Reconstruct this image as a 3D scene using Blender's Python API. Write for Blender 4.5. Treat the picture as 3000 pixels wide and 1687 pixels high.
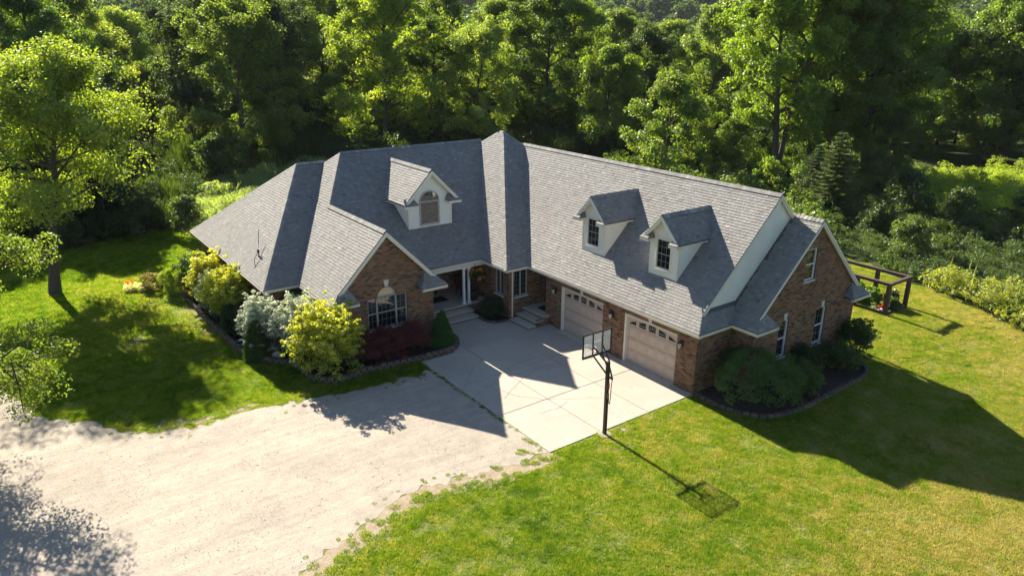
import bpy, bmesh, math, random
import numpy as np
from mathutils import Matrix, Vector
from mathutils.geometry import delaunay_2d_cdt, tessellate_polygon

for o in list(bpy.data.objects): bpy.data.objects.remove(o)
SC = bpy.context.scene
COL = SC.collection
rng = np.random.default_rng(7)
random.seed(7)

# ------------------------------------------------------------------ camera
CAM = np.array([16.153, -20.095, 12.852]); FW = np.array([-.76287, .55639, -.32934])
RT = np.array([.58806, .80881, .00425]); UP = np.array([-.26874, .19043, .9442])
cd = bpy.data.cameras.new('camera'); cam = bpy.data.objects.new('camera', cd); COL.objects.link(cam)
cd.sensor_width = 36; cd.lens = 36 * 2144.5 / 3000; cd.clip_end = 4000; cd.clip_start = .1
cam.matrix_world = Matrix(((RT[0], UP[0], -FW[0], CAM[0]), (RT[1], UP[1], -FW[1], CAM[1]), (RT[2], UP[2], -FW[2], CAM[2]), (0, 0, 0, 1)))
SC.camera = cam

# ------------------------------------------------------------------ sky, sun, exposure
SUN_EL = math.radians(31.6)
w = bpy.data.worlds.new('World'); SC.world = w; w.use_nodes = True
wn = w.node_tree.nodes; wl = w.node_tree.links
sky = wn.new('ShaderNodeTexSky'); sky.sky_type = 'NISHITA'; sky.sun_disc = False
sky.sun_elevation = SUN_EL; sky.sun_rotation = math.radians(-90); sky.air_density = 1.0; sky.dust_density = .3; sky.ozone_density = 2.0
bg = wn['Background']; bg.inputs[1].default_value = .052
wl.new(sky.outputs[0], bg.inputs[0])
sd = bpy.data.lights.new('sun', 'SUN'); sd.energy = 5.0; sd.angle = math.radians(.55); sd.color = (1, .91, .76)
so = bpy.data.objects.new('sun', sd); COL.objects.link(so); so.location = (-60, 0, 45)
so.rotation_euler = Vector((math.cos(SUN_EL), -.016, -math.sin(SUN_EL))).to_track_quat('-Z', 'Y').to_euler()
SC.view_settings.view_transform = 'Standard'; SC.view_settings.look = 'None'; SC.view_settings.gamma = 1
SC.view_settings.use_curve_mapping = False; SC.view_settings.exposure = 1.72
SC.render.engine = 'CYCLES'
SC.cycles.max_bounces = 7; SC.cycles.diffuse_bounces = 5; SC.cycles.glossy_bounces = 3; SC.cycles.transmission_bounces = 5
SC.cycles.transparent_max_bounces = 8; SC.cycles.volume_bounces = 0; SC.cycles.caustics_reflective = False; SC.cycles.caustics_refractive = False
SC.cycles.use_denoising = True

# ------------------------------------------------------------------ materials
def mat(name):
    m = bpy.data.materials.new(name); m.use_nodes = True
    nt = m.node_tree; b = nt.nodes['Principled BSDF']
    return m, nt.nodes, nt.links, b
def ramp(n, stops):
    r = n.new('ShaderNodeValToRGB'); e = r.color_ramp.elements
    e[0].position, e[0].color = stops[0][0], (*stops[0][1], 1); e[1].position, e[1].color = stops[-1][0], (*stops[-1][1], 1)
    for p, c in stops[1:-1]:
        q = e.new(p); q.color = (*c, 1)
    return r
def noise(n, l, scale, detail=4, rough=.55, vec=None, dist=0):
    t = n.new('ShaderNodeTexNoise'); t.inputs['Scale'].default_value = scale; t.inputs['Detail'].default_value = detail
    t.inputs['Roughness'].default_value = rough; t.inputs['Distortion'].default_value = dist
    if vec is not None: l.new(vec, t.inputs['Vector'])
    return t
def geo_pos(n): return n.new('ShaderNodeNewGeometry').outputs['Position']
def mixc(n, l, a, b, fac, mode='MIX'):
    m = n.new('ShaderNodeMix'); m.data_type = 'RGBA'; m.blend_type = mode
    for s, x in ((m.inputs[0], fac), (m.inputs[6], a), (m.inputs[7], b)):
        if hasattr(x, 'is_output'): l.new(x, s)
        elif isinstance(x, (int, float)): s.default_value = x
        else: s.default_value = (*x, 1)
    return m.outputs[2]
def math_(n, l, op, a, b=0, c=None, clamp=False):
    m = n.new('ShaderNodeMath'); m.operation = op; m.use_clamp = clamp
    for i, x in enumerate((a, b) if c is None else (a, b, c)):
        if hasattr(x, 'is_output'): l.new(x, m.inputs[i])
        else: m.inputs[i].default_value = x
    return m.outputs[0]
def bump(n, l, b, h, strength=.3, dist=.02):
    u = n.new('ShaderNodeBump'); u.inputs['Strength'].default_value = strength; u.inputs['Distance'].default_value = dist
    l.new(h, u.inputs['Height']); l.new(u.outputs[0], b.inputs['Normal'])
def simple(name, col, rough=.6, var=.12, scale=6, bmp=0., metal=0., spec=.5):
    m, n, l, b = mat(name)
    t = noise(n, l, scale, 5, .6, geo_pos(n))
    r = ramp(n, [(.3, tuple(c * (1 - var) for c in col)), (.7, tuple(min(1, c * (1 + var)) for c in col))])
    l.new(t.outputs[0], r.inputs[0]); l.new(r.outputs[0], b.inputs['Base Color'])
    b.inputs['Roughness'].default_value = rough; b.inputs['Metallic'].default_value = metal; b.inputs['Specular IOR Level'].default_value = spec
    if bmp: bump(n, l, b, t.outputs[0], bmp)
    return m
def rnd_mat(name, stops, rough=.85, grain=30, gamt=.2, src='attr', blot=None):
    """colour picked piece by piece (attribute rnd, or the object's own random) with grain and blotches"""
    m, n, l, b = mat(name)
    if src == 'attr':
        a = n.new('ShaderNodeAttribute'); a.attribute_name = 'rnd'; f = a.outputs['Fac']
    else: f = math_(n, l, 'MULTIPLY_ADD', n.new('ShaderNodeObjectInfo').outputs['Random'], .46, .27)
    r = ramp(n, stops); l.new(f, r.inputs[0])
    p = geo_pos(n); t = noise(n, l, grain, 6, .7, p)
    g = ramp(n, [(.25, (1 - gamt,) * 3), (.75, (1 + gamt,) * 3)]); l.new(t.outputs[0], g.inputs[0])
    c = mixc(n, l, r.outputs[0], g.outputs[0], 1.0, 'MULTIPLY')
    if blot:
        t2 = noise(n, l, blot[0], 4, .6, p); g2 = ramp(n, [(.3, (1 - blot[1],) * 3), (.7, (1 + blot[1],) * 3)]); l.new(t2.outputs[0], g2.inputs[0])
        c = mixc(n, l, c, g2.outputs[0], 1.0, 'MULTIPLY')
    l.new(c, b.inputs['Base Color']); b.inputs['Roughness'].default_value = rough; b.inputs['Specular IOR Level'].default_value = .3
    bump(n, l, b, t.outputs[0], .25, .008)
    return m
SH = [(0, (.142, .139, .134)), (.3, (.200, .195, .186)), (.65, (.242, .235, .222)), (.9, (.288, .278, .260)), (1, (.34, .327, .304))]
M = {}
M['shingle'] = rnd_mat('shingle', SH, .9, 90, .10, 'attr', (.3, .07))
M['shingle_obj'] = rnd_mat('shingle_single', SH, .9, 90, .10, 'obj', (.3, .07))
M['deck'] = simple('roof_underlay', (.10, .10, .10), .9)
M['brick'] = rnd_mat('brick', [(0, (.065, .045, .038)), (.14, (.128, .074, .049)), (.4, (.205, .108, .064)), (.7, (.252, .136, .078)), (.88, (.30, .173, .103)), (1, (.245, .175, .125))], .85, 35, .22, 'attr', (.5, .1))
M['mortar'] = simple('mortar', (.21, .165, .125), .9, .12, 20)
M['trim'] = simple('cream_trim', (.72, .67, .57), .55, .05, 2)
M['soffit'] = simple('soffit_vinyl', (.66, .62, .54), .6, .05, 2)
M['siding'] = simple('cream_siding', (.74, .72, .65), .55, .05, 1.5)
M['frame'] = simple('taupe_window_frame', (.36, .34, .31), .5, .05, 3)
M['muntin'] = simple('muntin_bar', (.22, .21, .20), .5, .05, 3)
M['wframe'] = simple('white_window_frame', (.72, .71, .68), .45, .05, 3)
M['stone'] = simple('cast_stone', (.62, .59, .53), .8, .1, 12, .1)
M['door_pink'] = simple('garage_door_paint', (.545, .415, .34), .45, .05, 3)
M['dark_door'] = simple('dark_wood_door', (.06, .035, .025), .4, .2, 8)
M['column'] = simple('white_column_paint', (.78, .77, .74), .45, .04, 3)
M['black'] = simple('black_metal', (.018, .018, .02), .4, .2, 8)
M['rubber'] = simple('dark_mat', (.03, .028, .03), .9, .3, 40, .2)
M['wood_dark'] = simple('stained_timber', (.075, .042, .034), .75, .25, 9, .2)
M['terracotta'] = simple('terracotta', (.42, .17, .08), .8, .15, 10)
M['white_pot'] = simple('white_pot', (.75, .74, .72), .5, .05, 5)
M['hose'] = simple('teal_hose', (.02, .36, .30), .45, .1, 10)
M['rock'] = simple('limestone', (.52, .47, .40), .9, .2, 9, .5)
M['steel'] = simple('galvanised', (.35, .36, .37), .4, .1, 10, 0, .6)
M['rim'] = simple('rim_paint', (.62, .40, .36), .5, .1, 10)
M['red_label'] = simple('red_sticker', (.45, .05, .03), .5, .1, 10)
M['net'] = simple('nylon_net', (.7, .68, .65), .7, .05, 10)
m, n, l, b = mat('window_glass'); b.inputs['Base Color'].default_value = (.012, .015, .017, 1); b.inputs['Roughness'].default_value = .03; b.inputs['IOR'].default_value = 2.0
t = noise(n, l, 1.3, 2, .5, geo_pos(n)); bump(n, l, b, t.outputs[0], .06, .05); M['glass'] = m
m, n, l, b = mat('blind_glass'); b.inputs['Base Color'].default_value = (.62, .47, .27, 1); b.inputs['Roughness'].default_value = .12; M['blind'] = m
m, n, l, b = mat('smoked_acrylic'); b.inputs['Base Color'].default_value = (.85, .86, .86, 1); b.inputs['Roughness'].default_value = .05; b.inputs['Alpha'].default_value = .22; M['acrylic'] = m
m, n, l, b = mat('lamp_glass'); b.inputs['Base Color'].default_value = (.75, .72, .62, 1); b.inputs['Roughness'].default_value = .15; b.inputs['Alpha'].default_value = .75; M['lampglass'] = m

# concrete
def concrete(name, base, stain):
    m, n, l, b = mat(name); p = geo_pos(n)
    a = noise(n, l, .55, 6, .62, p, .6); f = noise(n, l, 14, 6, .7, p); s = noise(n, l, 1.7, 3, .5, p)
    r = ramp(n, [(.25, tuple(c * .86 for c in base)), (.55, base), (.8, tuple(min(1, c * 1.07) for c in base))]); l.new(a.outputs[0], r.inputs[0])
    r2 = ramp(n, [(.3, (.9, .9, .9)), (.7, (1.07, 1.07, 1.07))]); l.new(f.outputs[0], r2.inputs[0])
    c = mixc(n, l, r.outputs[0], r2.outputs[0], 1., 'MULTIPLY')
    r3 = ramp(n, [(.62, (0, 0, 0)), (.74, (1, 1, 1))]); l.new(s.outputs[0], r3.inputs[0])
    c = mixc(n, l, c, stain, math_(n, l, 'MULTIPLY', r3.outputs[0], .5))
    orr = n.new('ShaderNodeObjectInfo'); rr_ = ramp(n, [(0, (.93, .93, .94)), (1, (1.05, 1.045, 1.03))]); l.new(orr.outputs['Random'], rr_.inputs[0]); c = mixc(n, l, c, rr_.outputs[0], 1., 'MULTIPLY')
    l.new(c, b.inputs['Base Color']); b.inputs['Roughness'].default_value = .88; b.inputs['Specular IOR Level'].default_value = .25
    bump(n, l, b, f.outputs[0], .12, .01)
    return m
M['concrete'] = concrete('driveway_concrete', (.395, .352, .295), (.33, .275, .21))
M['step'] = concrete('step_stone', (.46, .41, .34), (.30, .25, .19))
# gravel
m, n, l, b = mat('gravel'); p = geo_pos(n)
a = noise(n, l, .22, 6, .62, p, .8); f = noise(n, l, 19, 5, .85, p); g = noise(n, l, 2.2, 5, .65, p, .5)
mp = n.new('ShaderNodeMapping'); mp.inputs['Scale'].default_value = (2.4, .3, 1); l.new(p, mp.inputs[0])
st = noise(n, l, 1.1, 6, .7, mp.outputs[0], 1.2)
r = ramp(n, [(.28, (.30, .264, .220)), (.5, (.365, .322, .266)), (.75, (.415, .364, .299))]); l.new(a.outputs[0], r.inputs[0])
r2 = ramp(n, [(.32, (.66, .66, .69)), (.5, (1, 1, 1)), (.70, (1.16, 1.15, 1.12))]); l.new(f.outputs[0], r2.inputs[0])
c = mixc(n, l, r.outputs[0], r2.outputs[0], 1., 'MULTIPLY')
r3 = ramp(n, [(.34, (.87, .86, .86)), (.66, (1.08, 1.075, 1.06))]); l.new(st.outputs[0], r3.inputs[0]); c = mixc(n, l, c, r3.outputs[0], 1., 'MULTIPLY')
r4 = ramp(n, [(.35, (.9, .9, .92)), (.65, (1.06, 1.05, 1.03))]); l.new(g.outputs[0], r4.inputs[0]); c = mixc(n, l, c, r4.outputs[0], 1., 'MULTIPLY')
l.new(c, b.inputs['Base Color']); b.inputs['Roughness'].default_value = .95; b.inputs['Specular IOR Level'].default_value = .2
hh = math_(n, l, 'ADD', math_(n, l, 'MULTIPLY', f.outputs[0], .35), math_(n, l, 'MULTIPLY', g.outputs[0], 1.2)); bump(n, l, b, hh, .35, .04)
M['gravel'] = m
M['pebble'] = rnd_mat('pebble', [(0, (.27, .26, .25)), (.5, (.41, .385, .345)), (1, (.52, .485, .43))], .9, 30, .1, 'attr')
def soil(name, c1, c2, c3, s=1.2):
    m, n, l, b = mat(name); p = geo_pos(n)
    a = noise(n, l, s, 8, .7, p, .5); f = noise(n, l, 18, 4, .75, p)
    r = ramp(n, [(.3, c1), (.52, c2), (.72, c3)]); l.new(a.outputs[0], r.inputs[0])
    r2 = ramp(n, [(.3, (.7, .7, .7)), (.7, (1.25, 1.25, 1.25))]); l.new(f.outputs[0], r2.inputs[0])
    l.new(mixc(n, l, r.outputs[0], r2.outputs[0], 1., 'MULTIPLY'), b.inputs['Base Color']); b.inputs['Roughness'].default_value = 1; b.inputs['Specular IOR Level'].default_value = .1
    bump(n, l, b, f.outputs[0], .6, .05)
    return m
M['turf'] = soil('turf_thatch', (.12, .14, .035), (.19, .20, .06), (.28, .24, .11), .8)
M['forest_floor'] = soil('undergrowth_soil', (.02, .03, .01), (.035, .055, .015), (.06, .08, .025), .25)
M['mulch'] = soil('dark_mulch', (.035, .026, .02), (.065, .048, .037), (.115, .088, .07), 6)
M['crack'] = simple('crack_dirt', (.12, .10, .08), .95, .2, 8)
M['dirt'] = soil('bare_dirt', (.24, .18, .12), (.33, .265, .185), (.39, .335, .26), 2.2)

# leaves: diffuse + light let through; the object's own colour sets the kind
def leaf_mat(name, trans=.55, gloss=.08, hue=(.75, 1.35), rough=.45, tint=(2.15, 2.12, .55), low=None):
    m, n, l, b = mat(name); n.remove(b); out = n['Material Output']
    oi = n.new('ShaderNodeObjectInfo'); at = n.new('ShaderNodeAttribute'); at.attribute_name = 'rnd'
    r = ramp(n, [(0, low or (hue[0] * .9, hue[0], hue[0] * 1.1)), (.5, (1, 1, 1)), (.92, (hue[1] * 1.08, hue[1], hue[1] * .8)), (1, (hue[1] * 1.5, hue[1] * 1.25, hue[1] * .9))]); l.new(at.outputs['Fac'], r.inputs[0])
    c = mixc(n, l, oi.outputs['Color'], r.outputs[0], 1., 'MULTIPLY')
    ct = mixc(n, l, c, tint, 1., 'MULTIPLY')
    d = n.new('ShaderNodeBsdfDiffuse'); l.new(c, d.inputs[0])
    tr = n.new('ShaderNodeBsdfTranslucent'); l.new(ct, tr.inputs[0])
    g = n.new('ShaderNodeBsdfGlossy'); g.inputs['Roughness'].default_value = rough; g.inputs[0].default_value = (1, 1, 1, 1)
    mx = n.new('ShaderNodeMixShader'); mx.inputs[0].default_value = trans; l.new(d.outputs[0], mx.inputs[1]); l.new(tr.outputs[0], mx.inputs[2])
    m2 = n.new('ShaderNodeMixShader'); m2.inputs[0].default_value = gloss; l.new(mx.outputs[0], m2.inputs[1]); l.new(g.outputs[0], m2.inputs[2])
    l.new(m2.outputs[0], out.inputs[0])
    return m
M['leaf'] = leaf_mat('foliage', .55, .035)
M['needle'] = leaf_mat('needles', .35, .02, (.8, 1.25))
M['pale_leaf'] = leaf_mat('variegated_foliage', .4, .04, (.6, 1.2), .45, (1.0, 1.05, .85), (.10, .17, .07))
M['gold_leaf'] = leaf_mat('golden_foliage', .5, .05, (.45, 1.2), .45, (1.6, 1.65, .5), (.22, .38, .6))
M['petal'] = leaf_mat('petals', .4, .03, (.9, 1.1))
M['bark'] = rnd_mat('bark', [(0, (.06, .048, .038)), (1, (.11, .09, .07))], .95, 14, .4, 'attr')
# lawn blades: colour drifts over the lawn
m, n, l, b = mat('grass_blades'); n.remove(b); out = n['Material Output']; p = geo_pos(n)
a = noise(n, l, .16, 5, .6, p, .4); f = noise(n, l, 1.6, 4, .65, p, .6); at = n.new('ShaderNodeAttribute'); at.attribute_name = 'rnd'
sx = n.new('ShaderNodeSeparateXYZ'); l.new(p, sx.inputs[0])
dry = math_(n, l, 'MULTIPLY', math_(n, l, 'ADD', sx.outputs[0], math_(n, l, 'MULTIPLY', sx.outputs[1], .45)), .016); dry = math_(n, l, 'MAXIMUM', dry, -.03)   # the lawn is drier away from the drive
g_ = noise(n, l, 5.5, 3, .6, p)
q = math_(n, l, 'ADD', math_(n, l, 'ADD', math_(n, l, 'ADD', math_(n, l, 'MULTIPLY', a.outputs[0], .6), math_(n, l, 'MULTIPLY_ADD', f.outputs[0], .85, -.21)), math_(n, l, 'MULTIPLY', math_(n, l, 'SUBTRACT', g_.outputs[0], .5), .5)), dry)
r = ramp(n, [(.33, (.075, .14, .020)), (.46, (.140, .215, .026)), (.58, (.20, .25, .046)), (.70, (.285, .275, .105)), (.82, (.355, .31, .17))]); l.new(q, r.inputs[0])
r2 = ramp(n, [(0, (.7, .75, .7)), (.8, (1.15, 1.15, 1.1)), (1, (1.7, 1.5, 1.4))]); l.new(at.outputs['Fac'], r2.inputs[0])
c = mixc(n, l, r.outputs[0], r2.outputs[0], 1., 'MULTIPLY')
d = n.new('ShaderNodeBsdfDiffuse'); l.new(c, d.inputs[0]); tr = n.new('ShaderNodeBsdfTranslucent'); l.new(mixc(n, l, c, (1.75, 1.75, .62), 1., 'MULTIPLY'), tr.inputs[0])
mx = n.new('ShaderNodeMixShader'); mx.inputs[0].default_value = .55; l.new(d.outputs[0], mx.inputs[1]); l.new(tr.outputs[0], mx.inputs[2]); l.new(mx.outputs[0], out.inputs[0])
M['grass'] = m

# ------------------------------------------------------------------ helpers
WORLD = {}
def put(o, parent=None):
    COL.objects.link(o)
    if parent is not None:
        o.parent = parent; o.matrix_parent_inverse = WORLD.get(parent.name, Matrix.Identity(4)).inverted()
    return o
def tag(o, label=None, cat=None, group=None, kind=None):
    for k, v in (('label', label), ('category', cat), ('group', group), ('kind', kind)):
        if v: o[k] = v
    return o
def empty(name, loc, label=None, cat=None, group=None, rz=0):
    o = bpy.data.objects.new(name, None); COL.objects.link(o); o.empty_display_size = .3
    o.location = loc; o.rotation_euler = (0, 0, rz)
    WORLD[o.name] = Matrix.Translation(loc) @ Matrix.Rotation(rz, 4, 'Z')
    return tag(o, label, cat, group)
class MB:
    def __init__(s): s.v = []; s.f = []; s.r = []; s.cur = None
    def add(s, vs, fs, rnd=None):
        k = len(s.v); s.v += [tuple(map(float, q)) for q in vs]; s.f += [tuple(i + k for i in f) for f in fs]
        s.r += [(.5 if rnd is None else rnd)] * len(vs); return s
    def box(s, a, b, rnd=None):
        x0, x1 = sorted((a[0], b[0])); y0, y1 = sorted((a[1], b[1])); z0, z1 = sorted((a[2], b[2]))
        vs = [(x0, y0, z0), (x1, y0, z0), (x1, y1, z0), (x0, y1, z0), (x0, y0, z1), (x1, y0, z1), (x1, y1, z1), (x0, y1, z1)]
        return s.add(vs, [(0, 3, 2, 1), (4, 5, 6, 7), (0, 1, 5, 4), (1, 2, 6, 5), (2, 3, 7, 6), (3, 0, 4, 7)], rnd)
    def bar(s, a, b, w, h, up=(0, 0, 1), rnd=None):
        """box beam from a to b, width w across, height h along up"""
        a, b, up = Vector(a), Vector(b), Vector(up); d = (b - a).normalized(); r = d.cross(up)
        if r.length < 1e-5: r = d.cross(Vector((1, 0, 0)))
        r.normalize(); u = r.cross(d).normalized(); r *= w / 2; u *= h / 2
        vs = [a - r - u, a + r - u, a + r + u, a - r + u, b - r - u, b + r - u, b + r + u, b - r + u]
        return s.add(vs, [(0, 3, 2, 1), (4, 5, 6, 7), (0, 1, 5, 4), (1, 2, 6, 5), (2, 3, 7, 6), (3, 0, 4, 7)], rnd)
    def tube(s, pts, rad, k=8, cap=True, rnd=None):
        pts = [Vector(p) for p in pts]; rad = [rad] * len(pts) if isinstance(rad, (int, float)) else rad
        base = len(s.v); ref = Vector((0, 0, 1)); vs = []; fs = []
        for i, p in enumerate(pts):
            d = (pts[min(i + 1, len(pts) - 1)] - pts[max(i - 1, 0)]).normalized()
            a = d.cross(ref)
            if a.length < .05: a = d.cross(Vector((1, 0, 0)))
            a.normalize(); c = d.cross(a)
            for j in range(k):
                t = 2 * math.pi * j / k; vs.append(p + (a * math.cos(t) + c * math.sin(t)) * rad[i])
        for i in range(len(pts) - 1):
            for j in range(k): fs.append((i * k + j, i * k + (j + 1) % k, (i + 1) * k + (j + 1) % k, (i + 1) * k + j))
        if cap: fs += [tuple(range(k - 1, -1, -1)), tuple((len(pts) - 1) * k + j for j in range(k))]
        return s.add(vs, fs, rnd)
    def lathe(s, prof, c, k=20, rnd=None):
        vs = []; fs = []
        for r, z in prof:
            for j in range(k):
                t = 2 * math.pi * j / k; vs.append((c[0] + r * math.cos(t), c[1] + r * math.sin(t), c[2] + z))
        for i in range(len(prof) - 1):
            for j in range(k): fs.append((i * k + j, i * k + (j + 1) % k, (i + 1) * k + (j + 1) % k, (i + 1) * k + j))
        fs += [tuple(range(k - 1, -1, -1)), tuple((len(prof) - 1) * k + j for j in range(k))]
        return s.add(vs, fs, rnd)
    def prism(s, poly, dvec, rnd=None):
        """closed solid: polygon (3-D, planar) swept by dvec"""
        n = len(poly); d = Vector(dvec); A = [Vector(p) for p in poly]; Bq = [p + d for p in A]
        nrm = Vector((0, 0, 0))
        for i in range(n): nrm += A[i].cross(A[(i + 1) % n])
        f0 = tuple(range(n)); f1 = tuple(range(2 * n - 1, n - 1, -1))
        sd_ = [(i, n + i, n + (i + 1) % n, (i + 1) % n) for i in range(n)]
        if nrm.dot(d) > 0: f0, f1 = tuple(reversed(f0)), tuple(reversed(f1)); sd_ = [tuple(reversed(q)) for q in sd_]
        return s.add(A + Bq, [f0, f1] + sd_, rnd)
    def mesh(s, name, m, attr=False):
        me = bpy.data.meshes.new(name); me.from_pydata(s.v, [], s.f)
        if attr: me.attributes.new('rnd', 'FLOAT', 'POINT').data.foreach_set('value', s.r)
        me.materials.append(M[m] if isinstance(m, str) else m); me.update(); return me
    def build(s, name, m, parent=None, attr=False, smooth=False, bevel=0):
        me = s.mesh(name, m, attr)
        if smooth: me.polygons.foreach_set('use_smooth', [True] * len(me.polygons))
        o = bpy.data.objects.new(name, me); put(o, parent)
        if bevel:
            bv = o.modifiers.new('bevel', 'BEVEL'); bv.width = bevel; bv.segments = 2; bv.limit_method = 'ANGLE'
        return o
def dup(o, parent, mw=None):
    c = o.copy(); COL.objects.link(c); c.parent = parent
    if parent is not None: c.matrix_parent_inverse = WORLD.get(parent.name, Matrix.Identity(4)).inverted()
    if mw is not None: c.matrix_basis = mw
    return c
def project(P):
    d = np.asarray(P, float) - CAM; z = d @ FW
    return 1500 + 2144.5 * (d @ RT) / np.maximum(z, .1), 843.5 - 2144.5 * (d @ UP) / np.maximum(z, .1), z
def inpoly(x, y, poly):
    x = np.asarray(x); y = np.asarray(y); c = np.zeros(x.shape, bool); n = len(poly)
    for i in range(n):
        x0, y0 = poly[i]; x1, y1 = poly[(i + 1) % n]
        k = ((y0 > y) != (y1 > y)) & (x < (x1 - x0) * (y - y0) / ((y1 - y0) or 1e-9) + x0); c ^= k
    return c
def sm(t): t = np.clip(t, 0, 1); return t * t * (3 - 2 * t)
def ground(x, y):
    """lie of the land: flat round the house, easing down to the right, low hills far off"""
    x = np.asarray(x, float); y = np.asarray(y, float)
    z = -.28 * sm((x - .5) / 6) * sm((y + 4) / 10)
    d = np.hypot(x + 10, y); z = z - 3.5 * sm((d - 58) / 70) * sm((x + y * .2 - 12) / -30) + 9 * sm((d - 170) / 250) * (.6 + .4 * np.sin(np.arctan2(y, x) * 7 + 1)) + 62 * sm((d - 330) / 420) * (.86 + .14 * np.sin(np.arctan2(y, x) * 11 + d * .004))
    return z
def gz(x, y): return float(ground(x, y))

# ------------------------------------------------------------------ terrain
def grid_sheet(name, xs, ys, fz, m, kind='structure'):
    X, Y = np.meshgrid(xs, ys, indexing='ij'); Z = fz(X, Y); nx, ny = X.shape
    v = np.stack([X, Y, Z], -1).reshape(-1, 3); i = np.arange(nx - 1)[:, None] * ny + np.arange(ny - 1)[None]
    f = np.stack([i, i + ny, i + ny + 1, i + 1], -1).reshape(-1, 4)
    me = bpy.data.meshes.new(name); me.from_pydata(v.tolist(), [], f.tolist()); me.materials.append(M[m])
    me.polygons.foreach_set('use_smooth', [True] * len(me.polygons))
    return tag(put(bpy.data.objects.new(name, me)), kind=kind)
ax = np.concatenate([np.linspace(-1500, -140, 40), np.arange(-130, 60, 5.), np.linspace(64, 1100, 30)])
ay = np.concatenate([np.linspace(-1000, -84, 30), np.arange(-80, 130, 5.), np.linspace(135, 1500, 40)])
grid_sheet('terrain', ax, ay, lambda X, Y: ground(X, Y) - .03, 'forest_floor')

def flat_poly(name, poly, z, m, sub=None, kind='structure', fz=None, step=1.0):
    """sheet in the outline of poly, cut into a grid so that it follows the land"""
    xs = [p[0] for p in poly]; ys = [p[1] for p in poly]
    pts = [Vector(p) for p in poly]; n = len(poly); edges = [(i, (i + 1) % n) for i in range(n)]
    gx = np.arange(min(xs) + step / 2, max(xs), step); gy = np.arange(min(ys) + step / 2, max(ys), step)
    X, Y = np.meshgrid(gx, gy); k = inpoly(X, Y, poly); pts += [Vector((a, b)) for a, b in zip(X[k], Y[k])]
    r = delaunay_2d_cdt(pts, edges, [list(range(n))], 1, 1e-5)
    v = np.array([(p[0], p[1]) for p in r[0]]); zz = ground(v[:, 0], v[:, 1]) + z
    if fz is not None: zz = zz + fz(v[:, 0], v[:, 1])
    me = bpy.data.meshes.new(name); me.from_pydata(np.column_stack([v, zz]).tolist(), [], [tuple(f) for f in r[2]]); me.materials.append(M[m]); me.update()
    if len(me.polygons) and me.polygons[0].normal.z < 0: me.flip_normals()
    return tag(put(bpy.data.objects.new(name, me)), kind=kind)
def wob(poly, amp, seg, seed, closed=True):
    """break a drawn outline into a ragged one"""
    r = np.random.default_rng(seed); out = []
    n = len(poly)
    for i in range(n if closed else n - 1):
        a = np.array(poly[i]); b = np.array(poly[(i + 1) % n]); L = np.linalg.norm(b - a); k = max(1, int(L / seg)); nn = np.array([-(b - a)[1], (b - a)[0]]) / max(L, 1e-6)
        for j in range(k):
            out.append(tuple(a + (b - a) * j / k + nn * (r.normal() * amp if j else 0)))
    if not closed: out.append(tuple(poly[-1]))
    return out
LAWN = [(-37, -40), (14, -40), (40, -20), (40, -2), (13, 13.6), (4.8, 17.6), (1.9, 18.8), (-1.1, 19.7), (-8, 22), (-30, 22), (-33, 6), (-34, -6.5), (-37.4, -9.2), (-36.5, -13.8), (-35.5, -18.5)]
LAWN = wob(LAWN, .12, .8, 3)
flat_poly('lawn', LAWN, 0., 'turf', step=1.6)
SLAB = (-8.265, .212, -6.918)
GR_R = [(.212, -6.93), (.07, -8.25), (-.18, -9.39), (-.42, -10.73), (-.47, -11.64), (-.17, -12.7), (.22, -13.72), (.38, -14.19), (1.5, -16.5), (4, -20), (8, -28), (9, -34)]
GR_L = [(-31, -34), (-31, -25), (-24, -22.5), (-19.5, -21.4), (-15.8, -21.0), (-12.6, -20.3), (-10.9, -18.9), (-9.53, -18.07), (-8.43, -16.91), (-8.25, -15.67), (-8.23, -13.85), (-7.83, -12.03), (-7.52, -10.69), (-7.44, -9.62), (-7.26, -7.98), (-7.25, -6.93)]
GRAVEL = wob(GR_R, .13, .22, 5, False) + wob(GR_L, .12, .25, 6, False)
_G = np.array(GRAVEL)
def edge_dist(x, y): return np.min(np.hypot(np.asarray(x)[:, None] - _G[:, 0], np.asarray(y)[:, None] - _G[:, 1]), 1)
def ruts(x, y):
    return (.011 + .006 * np.sin(x * 1.3 + y * .9 + np.sin(y * .8)) + .005 * np.sin(x * .6 - y * 1.7)) * sm(edge_dist(x, y) / .5)
flat_poly('gravel_drive', GRAVEL, .008, 'gravel', step=.5, fz=ruts)
# bare dirt along the edge of the drive and by the slab
_off = [.45, .55, .95, .75, .6, .75, .95, .7, .8, .9, 1.0, 1.0]
DIRT = [[(a - .06, b) for a, b in GR_R] + [(a + o, b + .15) for (a, b), o in reversed(list(zip(GR_R, _off)))], [(.5, -4.2), (.8, -3.7), (1.0, -2.6), (.75, -1.6), (.45, -1.9), (.5, -3.1)], [(.9, -5.6), (1.2, -5.2), (1.5, -4.6), (1.2, -4.3), (.9, -4.9)], [(-8.9, -17.0), (-8.35, -15.6), (-8.5, -13.5), (-8.9, -13.9), (-8.85, -15.6), (-9.7, -17.6)]]
for i, dpoly in enumerate(DIRT): flat_poly('bare_dirt', wob(dpoly, .10, .2, 20 + i), .004, 'dirt', step=.4)

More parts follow.
